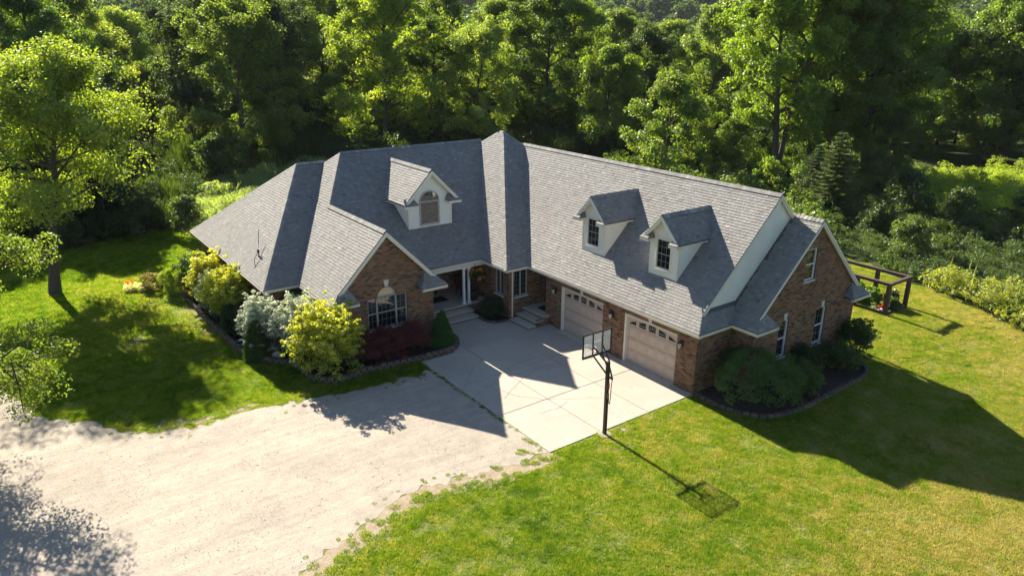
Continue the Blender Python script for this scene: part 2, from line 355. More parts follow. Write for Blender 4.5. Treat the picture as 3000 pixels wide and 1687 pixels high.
# ------------------------------------------------------------------ concrete court, in panels with cracks
court = tag(bpy.data.objects.new('concrete_court', MB().box((-12, -6.9, -.2), (.20, .6, -.012)).mesh('court_base', 'dirt')), kind='structure'); put(court)
jx = [-8.265, -5.45, -2.71, .212]; jy = [-6.918, -4.68, -2.37, -.0]
def cpanel(a, b, top=.025):
    mb = MB(); e = .007; x0, x1, y0, y1 = a[0] + e, b[0] - e, a[1] + e, b[1] - e; c = .012
    mb.add([(x0, y0, -.1), (x1, y0, -.1), (x1, y1, -.1), (x0, y1, -.1), (x0, y0, top - c), (x1, y0, top - c), (x1, y1, top - c), (x0, y1, top - c), (x0 + c, y0 + c, top), (x1 - c, y0 + c, top), (x1 - c, y1 - c, top), (x0 + c, y1 - c, top)],
           [(0, 1, 5, 4), (1, 2, 6, 5), (2, 3, 7, 6), (3, 0, 4, 7), (4, 5, 9, 8), (5, 6, 10, 9), (6, 7, 11, 10), (7, 4, 8, 11), (8, 9, 10, 11)])
    mb.build('concrete_panel', 'concrete', court)
for i in range(3):
    for j in range(3): cpanel((jx[i], jy[j]), (jx[i + 1], jy[j + 1]))
cpanel((-11.0, -4.68), (-8.265, -2.37)); cpanel((-11.0, -2.37), (-8.265, -.0)); cpanel((-9.4, -5.3), (-8.265, -4.68))
CR = [[(-5.05, -6.94), (-5.8, -6.2), (-6.71, -5.31), (-6.99, -4.69), (-7.6, -4.75), (-8.35, -4.71)], [(-5.51, -4.48), (-5.7, -4.1), (-5.9, -3.72), (-5.86, -3.2), (-5.92, -2.73), (-5.5, -1.9)], [(-4.4, -6.9), (-4.9, -5.6), (-5.3, -4.9)],
      [(-3.66, -6.0), (-4.6, -4.4), (-4.9, -3.4), (-5.0, -2.4)], [(-2.0, -5.6), (-1.9, -4.9), (-2.1, -4.2)], [(-6.4, -6.7), (-5.2, -6.1), (-3.6, -5.5), (-2.7, -4.8), (-1.6, -3.0)]]
rc = random.Random(4); cm = MB()
for cr in CR:
    pts = []
    for (a, b) in zip(cr[:-1], cr[1:]):
        for k in range(6): t = k / 6; pts.append((a[0] + (b[0] - a[0]) * t + rc.gauss(0, .022), a[1] + (b[1] - a[1]) * t + rc.gauss(0, .022)))
    pts.append(cr[-1])
    for a, b in zip(pts[:-1], pts[1:]):
        d = Vector((b[0] - a[0], b[1] - a[1])).normalized() * rc.uniform(.003, .008); q = (-d.y, d.x)
        cm.add([(a[0] - q[0], a[1] - q[1], .029), (a[0] + q[0], a[1] + q[1], .029), (b[0] + q[0], b[1] + q[1], .029), (b[0] - q[0], b[1] - q[1], .029)], [(0, 3, 2, 1)])
cm.build('crack', 'crack', court)

# ================================================================== THE HOUSE
house = empty('brick_house', (-9, -1, 0), 'brick house with grey shingle roofs, three dormers and two garage doors', 'house')
ZE = 2.592; SOF = 2.44
P1 = dict(G=(-.291, .987), T1=(-1.506, 1.033), H=(-9.975, 1.016), B=(-11.474, 1.005), C=(1.538, .954))
XT, PT2, XP, PLL, XL, PA = -9.751, .708, -11.871, .697, -13.34, .676
def zG(x, y): return ZE + .987 * (y + .291)
def zT1(x, y): return ZE + 1.033 * (y + 1.506)
def zT2(x, y): return ZE + PT2 * (XT - x)
def zL(x, y): return ZE + PLL * (XP - x)
def zH(x, y): return ZE + 1.016 * (y + 9.975)
def zA(x, y): return ZE + PA * (XL - x)
def zB(x, y): return ZE + 1.005 * (y + 11.474)
def zC(x, y): return ZE + .954 * (y - 1.538)
def zGb(x, y): return zG(x, 2 * 4.269 - y)
def zCb(x, y): return zC(x, 2 * 5.311 - y)
def zGr(x, y): return zH(x, 2 * -7.349 - y)
def zLb(x, y): return zL(2 * -18.44 - x, y)
def zAb(x, y): return zA(2 * -19.372 - x, y)
TAX, TAY = -17.01, 3.47
def zT1b(x, y): return zT1(x, 2 * TAY - y)
def zT2b(x, y): return zT2(2 * (TAX - .15) - x, y)
VOLS = [(lambda x, y: min(zG(x, y), zGb(x, y)) if -17 < x < .11 else -9), (lambda x, y: min(zT1(x, y), zT2(x, y), zT1b(x, y), zT2b(x, y))),
        (lambda x, y: min(zL(x, y), zH(x, y), zLb(x, y)) if y < 4 else -9), (lambda x, y: min(zH(x, y), zGr(x, y)) if -15.7 < x < -9.95 else -9),
        (lambda x, y: min(zA(x, y), zB(x, y), zAb(x, y)) if y < -5 else -9), (lambda x, y: min(zC(x, y), zCb(x, y)) if -.05 < x < 1.336 else -9)]
def env(x, y): return max(v(x, y) for v in VOLS)
def P3(f, pts): return [(x, y, f(x, y)) for x, y in pts]
roof_mesh = MB(); shmb = MB(); caps = MB()
singles = []          # whole tabs that may become objects of their own
SHW = [.125, .165, .21]
def clip(poly, u0, u1, v0, v1):
    for ax_, val, sgn in ((0, u0, 1), (0, u1, -1), (1, v0, 1), (1, v1, -1)):
        out = []; n = len(poly)
        for i in range(n):
            a, b = poly[i], poly[(i + 1) % n]; da, db = sgn * (a[ax_] - val), sgn * (b[ax_] - val)
            if da >= 0: out.append(a)
            if (da >= 0) != (db >= 0):
                t = da / (da - db); out.append((a[0] + (b[0] - a[0]) * t, a[1] + (b[1] - a[1]) * t))
        poly = out
        if len(poly) < 3: return []
    return poly
def shingle(pts, mb, deck, seed, cull=True, exp=.128, single=False, thick=.09, skip=None):
    """lay courses of tabs over one roof plane and a deck slab under them"""
    P = [Vector(p) for p in pts]; nrm = Vector((0, 0, 0))
    for i in range(len(P)): nrm += P[i].cross(P[(i + 1) % len(P)])
    nrm.normalize()
    if nrm.z < 0: P.reverse(); nrm = -nrm
    U = Vector((0, 0, 1)).cross(nrm).normalized(); V = nrm.cross(U)
    O = min(P, key=lambda q: q.z); q2 = [((p - O).dot(U), (p - O).dot(V)) for p in P]
    if deck is not None: deck.prism([p - nrm * .006 for p in P], (0, 0, -thick))
    r = random.Random(seed); um, uM = min(a for a, _ in q2), max(a for a, _ in q2); vM = max(b for _, b in q2)
    i = 0; v0 = -.0
    while v0 < vM:
        v1 = v0 + exp; u = um - r.uniform(0, .2)
        while u < uM:
            wd = r.choice(SHW); c = clip(q2, u + .006, u + wd - .003, v0, v1)
            if len(c) >= 3:
                cu = sum(a for a, _ in c) / len(c); cv = sum(b for _, b in c) / len(c); pc = O + U * cu + V * cv
                if (not cull or pc.z > env(pc.x, pc.y) - .10) and not (skip and skip(pc)):
                    t = .020 + (.005 if r.random() < .5 else 0); col = min(1, max(0, r.gauss(.5, .15)))
                    full = len(c) == 4 and abs((max(a for a, _ in c) - min(a for a, _ in c)) - (wd - .009)) < 1e-4 and abs(max(b for _, b in c) - min(b for _, b in c) - exp) < 1e-4
                    if single and full: singles.append((O + U * u + V * v0, U, V, nrm, SHW.index(wd), t, col, c))
                    else: tab(mb, O, U, V, nrm, c, v0, exp, t, col)
            u += wd
        v0 = v1; i += 1
def tab(mb, O, U, V, nrm, c, v0, exp, t, col):
    n = len(c); top = [O + U * a + V * b + nrm * (.004 + t * (1 - .8 * (b - v0) / exp)) for a, b in c]; bot = [O + U * a + V * b - nrm * .004 for a, b in c]
    A = sum(c[i][0] * c[(i + 1) % n][1] - c[(i + 1) % n][0] * c[i][1] for i in range(n))
    f = [tuple(range(n)) if A > 0 else tuple(range(n - 1, -1, -1))]
    for i in range(n):
        j = (i + 1) % n
        if min(c[i][1], c[j][1]) - v0 < exp * .5: f.append((n + i, n + j, j, i) if A > 0 else (i, j, n + j, n + i))
    mb.add(top + bot, f, col)
def cap_line(a, b, n1, n2, vent=False, seed=1, mb=None):
    """overlapping caps folded over a ridge or hip; n1, n2 are the two roof normals"""
    mb = caps if mb is None else mb
    a, b = Vector(a), Vector(b); L = (b - a).length; d = (b - a).normalized(); r = random.Random(seed)
    s1 = d.cross(Vector(n1)).normalized(); s2 = d.cross(Vector(n2)).normalized()
    if s1.z > 0: s1 = -s1
    if s2.z > 0: s2 = -s2
    up = (Vector(n1) + Vector(n2)).normalized(); lift = .045 if vent else .012; wd = .15
    if vent:
        for s_ in (s1, s2):
            q = [a + s_ * .13, b + s_ * .13, b + up * .01, a + up * .01]
            mb.prism(q, up * .035, .02)
    k = max(1, int(L / .16)); st = L / k
    for i in range(k):
        p0 = a + d * (st * i); p1 = a + d * (st * (i + 1)); e0, e1 = lift + .016, lift + .004; col = min(1, max(0, r.gauss(.55, .22)))
        vs = [p0 + up * e0, p1 + up * e1, p0 + s1 * wd + Vector(n1).normalized() * e0, p1 + s1 * wd + Vector(n1).normalized() * e1, p0 + s2 * wd + Vector(n2).normalized() * e0, p1 + s2 * wd + Vector(n2).normalized() * e1,
              p0 + up * (e0 - .016), p0 + s1 * wd + Vector(n1).normalized() * (e0 - .016), p0 + s2 * wd + Vector(n2).normalized() * (e0 - .016), p1 + s1 * wd + Vector(n1).normalized() * (e1 - .014), p1 + s2 * wd + Vector(n2).normalized() * (e1 - .014)]
        mb.add(vs, [(0, 2, 3, 1), (0, 1, 5, 4), (0, 6, 7, 2), (0, 4, 8, 6), (2, 7, 9, 3), (4, 5, 10, 8)], col)
NF = lambda p: Vector((0, -p, 1)).normalized()
NR = lambda p: Vector((p, 0, 1)).normalized()
NB = lambda p: Vector((0, p, 1)).normalized()
NL = lambda p: Vector((-p, 0, 1)).normalized()

D1, D2 = (-7.33, -5.90), (-3.28, -1.81); DFY = .90       # the two garage dormers
LDY = (-4.23, -1.87); LDX = -13.9                         # the arched dormer
inD = lambda p: (p.y > 1.05 and p.z < 6 and (D1[0] + .1 < p.x < D1[1] - .1 or D2[0] + .1 < p.x < D2[1] - .1) and p.y < 2.3)
faceG = P3(zG, [(-16.9, -.291), (.471, -.291), (.11, .206), (.11, 4.269), (-16.9, 4.269)])
shingle(faceG, shmb, roof_mesh, 11, single=True, skip=inD)
shingle(P3(zGb, [(-16.9, 8.829), (.471, 8.829), (.11, 8.332), (.11, 4.269), (-16.9, 4.269)]), shmb, roof_mesh, 12)
PS = 1.36; zS = lambda x, y: ZE + PS * (.471 - x)
shingle(P3(zS, [(.471, -.291), (.471, 8.829), (.11, 8.332), (-.05, 8.2), (-.05, .34), (.11, .206)]), shmb, roof_mesh, 13)
shingle(P3(zT1, [(XT, -1.506), (TAX, TAY), (TAX - .3, TAY), (-24.57, -1.506)]), shmb, roof_mesh, 14)
shingle(P3(zT2, [(XT, -1.506), (XT, 8.446), (TAX, TAY)]), shmb, roof_mesh, 15)
shingle(P3(zT1b, [(XT, 8.446), (TAX, TAY), (TAX - .3, TAY), (-24.57, 8.446)]), shmb, roof_mesh, 16)
shingle(P3(zT2b, [(-24.57, -1.506), (-24.57, 8.446), (TAX - .3, TAY)]), shmb, roof_mesh, 17)
shingle(P3(zL, [(XP, -9.975), (XP, -1.506), (-18.44, 2.926), (-18.44, -5.469)]), shmb, roof_mesh, 18)
shingle(P3(zLb, [(-25.009, -9.975), (-25.009, -1.506), (-18.44, 2.926), (-18.44, -5.469)]), shmb, roof_mesh, 19)
shingle(P3(zH, [(-25.009, -9.975), (-9.949, -9.975), (-9.949, -7.349), (-15.7, -7.349), (-18.44, -5.469)]), shmb, roof_mesh, 20)
shingle(P3(zGr, [(-9.949, -4.723), (-12.2, -4.723), (-15.7, -7.349), (-9.949, -7.349)]), shmb, roof_mesh, 21)
shingle(P3(zA, [(XL, -11.474), (XL, -9.975), (-19.372, -5.962), (-19.372, -7.416)]), shmb, roof_mesh, 22)
shingle(P3(zB, [(XL, -11.474), (-19.372, -7.416), (-25.404, -11.474)]), shmb, roof_mesh, 23)
shingle(P3(zAb, [(-25.404, -11.474), (-25.404, -9.0), (-19.372, -5.0), (-19.372, -7.416)]), shmb, roof_mesh, 24)
shingle(P3(zC, [(-.04, 1.538), (1.612, 1.538), (1.336, 1.918), (1.336, 5.311), (-.04, 5.311)]), shmb, roof_mesh, 25)
shingle(P3(zCb, [(-.04, 9.084), (1.612, 9.084), (1.336, 8.704), (1.336, 5.311), (-.04, 5.311)]), shmb, roof_mesh, 26)
# hipped eave returns at the foot of each gable: two faces each
RET = []
def ret_x(xo, xw, y0, y1, seed, s):
    """return on a wall facing +x; outer corner at y0, tip at y1; s=+1 when the tip lies towards +y"""
    p = 1.31; z = lambda x, y: ZE + p * (xo - x); yk = y1 - s * .42
    shingle(P3(z, [(xo, y0), (xo, y1), (xw, yk), (xw, y0 + s * p * (xo - xw) / .99), (xo - .26, y0 + s * .36)]), shmb, roof_mesh, seed, cull=False, thick=.05)
    z2 = lambda x, y: ZE + 1.3 * (y1 - y) * s
    shingle(P3(z2, [(xo, y1), (xw, y1), (xw, yk)]), shmb, roof_mesh, seed + 1, cull=False, thick=.05)
    cap_line((xo, y1, ZE), (xw, yk, z(xw, 0)), NR(p), (NB if s > 0 else NF)(1.3), seed=seed)
    RET.append((xo, xw, y0, y1))
ret_x(1.612, 1.2, 1.538, 2.77, 40, 1); ret_x(1.612, 1.2, 9.084, 7.85, 42, -1)
ret_x(-9.66, -10.2, -9.975, -8.83, 44, 1); ret_x(-9.66, -10.2, -4.723, -5.93, 46, -1)
# the gable roof's lower corners run out to the returns
for f_, yy, s in ((zH, -9.975, 1), (zGr, -4.723, -1)):
    shingle(P3(f_, [(-9.949, yy), (-9.66, yy), (-9.93, yy + s * .36), (-9.949, yy + s * .36)]), shmb, roof_mesh, 50 + s, cull=False)
# ridges and hips
R3 = lambda f, x, y: (x, y, f(x, y))
for k, (f_, a, b, n1, n2, vn) in enumerate([(zG, (-16.2, 4.269), (.11, 4.269), NF(.987), NB(.987), 1), (zL, (-18.44, -5.469), (-18.44, 2.9), NR(.697), NL(.697), 1),
        (zA, (-19.372, -7.416), (-19.372, -5.97), NR(.676), NL(.676), 1), (zH, (-9.949, -7.349), (-15.7, -7.349), NF(1.016), NB(1.016), 1), (zC, (1.336, 5.311), (-.02, 5.311), NF(.954), NB(.954), 1),
        (zT1, (TAX, TAY), (TAX - .3, TAY), NF(1.033), NB(1.033), 0), (zT1, (XT, -1.506), (TAX, TAY), NF(1.033), NR(PT2), 0), (zT1, (-24.57, -1.506), (TAX - .3, TAY), NF(1.033), NL(PT2), 0),
        (zT1b, (-13.5, 5.9), (TAX, TAY), NB(1.033), NR(PT2), 0), (zT1b, (-24.57, 8.446), (TAX - .3, TAY), NB(1.033), NL(PT2), 0), (zH, (-15.7, -7.349), (-18.44, -5.469), NF(1.016), NR(.697), 0),
        (zH, (-21.5, -7.56), (-18.44, -5.469), NF(1.016), NL(.697), 0), (zB, (XL, -11.474), (-19.372, -7.416), NF(1.005), NR(.676), 0), (zB, (-25.404, -11.474), (-19.372, -7.416), NF(1.005), NL(.676), 0)]):
    cap_line(R3(f_, *a), R3(f_, *b), n1, n2, bool(vn), 60 + k)
roof = roof_mesh.build('roof', 'deck', house)
# the 300 shingles that show largest, near the right end of the garage roof, are pieces of their own
singles.sort(key=lambda s: (s[0] - Vector(CAM)).length); proto = []
for wd in SHW:
    mb = MB(); tab(mb, Vector((0, 0, 0)), Vector((1, 0, 0)), Vector((0, 1, 0)), Vector((0, 0, 1)), [(.006, 0), (wd - .003, 0), (wd - .003, .128), (.006, .128)], 0, .128, .018, .5)
    proto.append(mb.mesh('shingle', 'shingle_obj'))
for s in singles[:300]:
    o = bpy.data.objects.new('shingle', proto[s[4]]); put(o, roof); U, V, N_ = s[1], s[2], s[3]; p = s[0]
    o.matrix_basis = Matrix(((U.x, V.x, N_.x, p.x), (U.y, V.y, N_.y, p.y), (U.z, V.z, N_.z, p.z), (0, 0, 0, 1)))
for s in singles[300:]:
    c0 = s[7]; c = [(a - min(q[0] for q in c0) + .006, b - min(q[1] for q in c0)) for a, b in c0]; tab(shmb, s[0], s[1], s[2], s[3], c, 0, .128, s[5], s[6])
tag(shmb.build('shingles', 'shingle', roof, attr=True), kind='stuff')
tag(caps.build('ridge_caps', 'shingle', roof, attr=True), kind='stuff')

# ------------------------------------------------------------------ eaves: gutter, soffit; rakes
def gutter(a, b, out):
    """gutter box under an eave edge from a to b (x,y), out = outward direction"""
    a, b, o = Vector((*a, 0)), Vector((*b, 0)), Vector((*out, 0)); z0, z1 = ZE - .155, ZE - .018
    prof = [(-.02, z0 + .01), (.07, z0), (.105, z0 + .06), (.115, z1), (.10, z1), (.09, z1 - .03), (-.02, z1 - .03)]
    A = [a + o * (q - .06) + Vector((0, 0, z)) for q, z in prof]; MB().prism(A, b - a).build('gutter', 'trim', house)
for a, b, o in [((.471, -.291), (XT + .05, -.291), (0, -1)), ((XT, -.24), (XT, -1.506), (1, 0)), ((XT, -1.506), (XP + .05, -1.506), (0, -1)), ((XP, -1.456), (XP, -4.72), (1, 0)), ((XL, -9.93), (XL, -11.474), (1, 0)), ((XL, -11.474), (-25.4, -11.474), (0, -1)),
                ((-9.66, -9.975), (XL + .05, -9.975), (0, -1)), ((.471, -.291), (.471, 1.50), (1, 0)), ((.52, 1.538), (1.612, 1.538), (0, -1)), ((1.612, 1.538), (1.612, 2.77), (1, 0)), ((1.612, 7.85), (1.612, 9.084), (1, 0)), ((1.612, 9.084), (-16, 9.084), (0, 1)),
                ((-9.66, -9.975), (-9.66, -8.83), (1, 0)), ((-9.66, -5.93), (-9.66, -4.723), (1, 0)), ((-25.404, -11.474), (-25.404, 8.4), (-1, 0))]:
    gutter(a, b, o)
def soffit(a, b): MB().box((a[0], a[1], SOF), (b[0], b[1], SOF + .02)).build('soffit', 'soffit', house)
soffit((XT - .02, -.26), (.44, .02)); soffit((.16, .025), (.44, 1.56)); soffit((XT - .32, -1.5), (XT - .03, -.27)); soffit((-13.9, -1.5), (XT - .33, -1.13)); soffit((-13.9, -4.7), (XP - .03, -1.51)); soffit((.45, 1.57), (1.58, 1.95)); soffit((1.18, 1.96), (1.58, 2.75)); soffit((1.18, 7.87), (1.58, 9.05))
soffit((-10.22, -9.94), (-9.69, -8.85)); soffit((-10.22, -5.91), (-9.69, -4.75)); soffit((-13.3, -9.94), (-10.23, -9.55)); soffit((-13.72, -11.44), (-13.37, -9.95)); soffit((-25.3, -11.44), (-13.73, -11.08)); soffit((-13.9, -5.13), (-10.23, -4.76))
# porch beam under the eave
MB().box((-12.12, -5.13, 2.28), (-11.90, -1.17, SOF - .003)).build('porch_beam', 'trim', house)
def rake(x, pk, ya, yb, f1, f2, dx, w_=.19, name='rake_board', parent=None, m='trim'):
    """pair of layered boards under the slanting edges of a gable that faces +x"""
    for (y, f) in ((ya, f1), (yb, f2)):
        a = Vector((x, y, f(x, y))); b = Vector((x, pk, f(x, pk)))
        for off, th, hh in ((.012, .035, w_), (.046, .03, w_ * .52)):
            A = [a + Vector((off - dx, 0, -.02)), b + Vector((off - dx, 0, -.02)), b + Vector((off - dx, 0, -.02 - hh)), a + Vector((off - dx, 0, -.02 - hh))]
            MB().prism(A, (th, 0, 0)).build(name, m, parent or house)
        # underside between board and wall
rake(1.336, 5.311, 1.93, 8.69, zC, zCb, .05); rake(-9.949, -7.349, -9.60, -5.10, zH, zGr, .05, .21); rake(.11, 4.269, .22, 8.32, zG, zGb, .05)
def rake_soffit(x0, x1, pts):
    for a, b in zip(pts[:-1], pts[1:]): MB().prism([(x0, a[0], a[1]), (x0, b[0], b[1]), (x0, b[0], b[1] - .02), (x0, a[0], a[1] - .02)], (x1 - x0, 0, 0)).build('rake_soffit', 'soffit', house)
dz = -.13
rake_soffit(1.18, 1.29, [(1.93, zC(0, 1.93) + dz), (5.311, zC(0, 5.311) + dz), (8.69, zCb(0, 8.69) + dz)]); rake_soffit(-10.22, -9.99, [(-9.6, zH(0, -9.6) + dz), (-7.349, zH(0, -7.349) + dz), (-5.1, zGr(0, -5.1) + dz)]); rake_soffit(-.06, .065, [(.25, zG(0, .25) + dz), (4.269, zG(0, 4.269) + dz), (8.28, zGb(0, 8.28) + dz)])

# ------------------------------------------------------------------ brick walls
BL, BH, JT = .197, .057, .010
def arch_cut(cx, zs, r): return ('arch', cx, zs, r)
def brick_wall(O, U, N_, outline, holes, seed, thick=.16, bricks=True, name='wall'):
    """wall in the plane O + U*u + Z*v, facing N_. outline: [(u,v)], holes: (u0,u1,v0,v1[,archrise])"""
    O, U, N_ = Vector(O), Vector(U), Vector(N_); Zv = Vector((0, 0, 1)); r = random.Random(seed)
    pt = lambda u, v, n_=0: O + U * u + Zv * v + N_ * n_
    hp = []
    for h in holes:
        u0, u1, v0, v1 = h[:4]
        if len(h) > 4 and h[4]:
            cu = (u0 + u1) / 2; ra = (u1 - u0) / 2; hp.append([(u0, v0), (u1, v0)] + [(cu + ra * math.cos(t), v1 + h[4] * math.sin(t)) for t in np.linspace(0, math.pi, 13)])
        else: hp.append([(u0, v0), (u1, v0), (u1, v1), (u0, v1)])
    pts = [Vector(p) for p in outline]; edges = [(i, (i + 1) % len(outline)) for i in range(len(outline))]
    for h in hp:
        k = len(pts); pts += [Vector(p) for p in h]; edges += [(k + i, k + (i + 1) % len(h)) for i in range(len(h))]
    rs = delaunay_2d_cdt(pts, edges, [], 1, 1e-5); mb = MB(); vs = [pt(p[0], p[1], -.009) for p in rs[0]]; fs = []
    for f in rs[2]:
        c = sum((rs[0][i] for i in f), Vector((0, 0))) / len(f)
        if any(inpoly(c[0], c[1], h) for h in hp) or not inpoly(c[0], c[1], outline): continue
        nn = (vs[f[1]] - vs[f[0]]).cross(vs[f[2]] - vs[f[0]]); fs.append(tuple(f) if nn.dot(N_) > 0 else tuple(reversed(f)))
    mb.add(vs, fs)
    for h in hp:
        for i in range(len(h)):
            a, b = h[i], h[(i + 1) % len(h)]; mb.add([pt(*a, -.009), pt(*b, -.009), pt(*b, -thick), pt(*a, -thick)], [(0, 1, 2, 3), (3, 2, 1, 0)][:1])
    wall = mb.build(name, 'mortar', house)
    if not bricks: return wall
    bm_ = MB(); vM = max(v for _, v in outline); vmin = min(v for _, v in outline); k = 0; v = vmin
    while v + BH < vM:
        vm = v + BH / 2; xs = []
        n = len(outline)
        for i in range(n):
            (a0, b0), (a1, b1) = outline[i], outline[(i + 1) % n]
            if (b0 > vm) != (b1 > vm): xs.append(a0 + (a1 - a0) * (vm - b0) / (b1 - b0))
        xs.sort(); iv = [(xs[i], xs[i + 1]) for i in range(0, len(xs) - 1, 2)]
        for h in hp:
            cs = []; m_ = len(h)
            for vv in (v + .004, v + BH - .004):
                for i in range(m_):
                    (a0, b0), (a1, b1) = h[i], h[(i + 1) % m_]
                    if (b0 > vv) != (b1 > vv): cs.append(a0 + (a1 - a0) * (vv - b0) / (b1 - b0))
            if len(cs) >= 2:
                lo, hi = min(cs), max(cs); nv = []
                for a, b in iv:
                    if hi <= a or lo >= b: nv.append((a, b))
                    else:
                        if lo > a: nv.append((a, lo))
                        if hi < b: nv.append((hi, b))
                iv = nv
        off = (k % 2) * (BL + JT) / 2
        for a, b in iv:
            u = math.floor((a - off) / (BL + JT)) * (BL + JT) + off
            while u < b:
                s, e = max(u, a), min(u + BL, b)
                if e - s > .025:
                    pr = r.uniform(-.0015, .0015); c = min(1, max(0, r.gauss(.52, .23))) if r.random() > .10 else r.uniform(0, .15)
                    q = [pt(s, v, pr), pt(e, v, pr), pt(e, v + BH, pr), pt(s, v + BH, pr), pt(s, v, -.012), pt(e, v, -.012), pt(e, v + BH, -.012), pt(s, v + BH, -.012)]
                    fl = [(0, 1, 2, 3), (4, 5, 1, 0), (5, 6, 2, 1), (6, 7, 3, 2), (7, 4, 0, 3)]
                    if U.cross(Zv).dot(N_) < 0: fl = [tuple(reversed(f)) for f in fl]
                    bm_.add(q, fl, c)
                u += BL + JT
        # bricks returning into window and door reveals
        for h, hd in zip(hp, holes):
            if v >= hd[2] - .002 and v + BH <= hd[3] + .002:
                for uu, sg in ((hd[0], 1), (hd[1], -1)):
                    c = min(1, max(0, r.gauss(.5, .2))); q = [pt(uu + sg * .002, v, -.013), pt(uu + sg * .002, v, -.105), pt(uu + sg * .002, v + BH, -.105), pt(uu + sg * .002, v + BH, -.013)]
                    bm_.add(q, [(0, 1, 2, 3)], c)
        v += BH + JT; k += 1
    # soldier course over arched heads
    for hd in holes:
        if len(hd) > 4 and hd[4]:
            cu = (hd[0] + hd[1]) / 2; ra = (hd[1] - hd[0]) / 2
            for t in np.linspace(0, math.pi, 17)[:-1]:
                t1 = t + math.pi / 16 - .05; c = min(1, max(0, r.gauss(.45, .25))); qq = []
                for nn in (.006, -.012):
                    for tt, rr in ((t + .02, 1.01), (t1 + .02, 1.01), (t1 + .02, 1.24), (t + .02, 1.24)): qq.append(pt(cu + ra * rr * math.cos(tt), hd[3] + hd[4] * rr * math.sin(tt), nn))
                fl = [(0, 1, 2, 3), (4, 5, 1, 0), (5, 6, 2, 1), (6, 7, 3, 2), (7, 4, 0, 3)]
                if (qq[1] - qq[0]).cross(qq[2] - qq[0]).dot(N_) < 0: fl = [tuple(reversed(f)) for f in fl]
                bm_.add(qq, fl, c)
    tag(bm_.build('brickwork', 'brick', wall, attr=True), kind='stuff')
    return wall
X_, Y_ = (1, 0, 0), (0, 1, 0); GX0, GX1 = -8.73, .18
GD = [(-7.61, -4.88), (-3.585, -.785)]; GH = 2.12
# garage front: u along +x from GX0
brick_wall((GX0, 0, 0), X_, (0, -1, 0), [(0, 0), (GX1 - GX0, 0), (GX1 - GX0, SOF), (0, SOF)], [(a - GX0, b - GX0, 0, GH) for a, b in GD], 1)
brick_wall((GX1, .0, 0), Y_, X_, [(0, 0), (1.93, 0), (1.93, SOF), (0, SOF)], [], 2)
brick_wall((GX1, 1.93, 0), X_, (0, -1, 0), [(0, 0), (1.02, 0), (1.02, SOF), (0, SOF)], [], 3)
W_END = [(3.47, 4.09, .90, 2.46), (5.92, 6.63, .88, 2.46)]; W_UP = (4.72, 5.42, 3.82, 5.10)
brick_wall((1.2, 1.93, 0), Y_, X_, [(0, -.35), (6.76, -.35), (6.76, 2.75), (3.381, zC(0, 5.311) - .13), (0, 2.75)], [(a - 1.93, b - 1.93, c, d) for a, b, c, d in W_END + [W_UP]], 4)
# entry recess, turret, porch
brick_wall((-10.05, .85, 0), X_, (0, -1, 0), [(0, 0), (1.32, 0), (1.32, SOF), (0, SOF)], [(.12, 1.06, .47, 2.36)], 5)
TW1 = (-.84, -.06, 1.04, 2.38); TW2 = (-11.23, -10.52, 1.02, 2.30)
brick_wall((-10.05, -1.15, 0), Y_, X_, [(0, 0), (2.0, 0), (2.0, SOF), (0, SOF)], [(TW1[0] + 1.15, TW1[1] + 1.15, TW1[2], TW1[3])], 6)
brick_wall((-13.9, -1.15, 0), X_, (0, -1, 0), [(0, 0), (3.85, 0), (3.85, SOF), (0, SOF)], [(TW2[0] + 13.9, TW2[1] + 13.9, TW2[2], TW2[3])], 7)
brick_wall((-13.9, -5.14, 0), Y_, X_, [(0, .4), (3.99, .4), (3.99, SOF), (0, SOF)], [(1.15, 2.35, .47, 2.34)], 8)
brick_wall((-13.9, -5.14, 0), X_, (0, 1, 0), [(0, 0), (3.70, 0), (3.70, SOF), (0, SOF)], [], 9)
# front gable: u along +y from -9.58
GW = (-8.24, -6.41, 1.02, 2.41); GC = (-7.79, -6.93, 2.41, 2.44, .42)
def gz_(y): return zH(0, y) - .15 if y < -7.349 else zGr(0, y) - .15
gw_hole = (GW[0] + 9.58, GW[1] + 9.58, GW[2], GW[3])
brick_wall((-10.2, -9.58, 0), Y_, X_, [(0, 0), (4.44, 0), (4.44, gz_(-5.14)), (2.231, gz_(-7.349)), (0, gz_(-9.58))], [gw_hole, (GC[0] + 9.58, GC[1] + 9.58, 2.412, 2.42, .41)], 10)
brick_wall((-13.7, -9.58, 0), X_, (0, -1, 0), [(0, 0), (3.5, 0), (3.5, SOF), (0, SOF)], [], 11)
brick_wall((-13.7, -11.1, 0), Y_, X_, [(0, 0), (1.52, 0), (1.52, SOF), (0, SOF)], [], 12)
brick_wall((-25.0, -11.1, 0), X_, (0, -1, 0), [(0, 0), (11.3, 0), (11.3, SOF), (0, SOF)], [(9.3, 10.2, .9, 2.2), (5.0, 6.4, .9, 2.2)], 13)
# cream corner panel beside the side window
MB().box((-14.55, -11.14, .1), (-13.72, -11.101, SOF - .004)).build('corner_panel', 'siding', house)
# plain rear walls, out of sight
for a, b in (((-25.0, -11.09), (-24.85, 8.3)), ((-24.84, 8.15), (-.2, 8.3)), ((.0, 8.55), (1.18, 8.68)), ((.0, 8.31), (.17, 8.54)), ((-.18, 7.9), (.17, 8.29))): MB().box((*a, 0), (*b, SOF)).build('rear_wall', 'mortar', house)
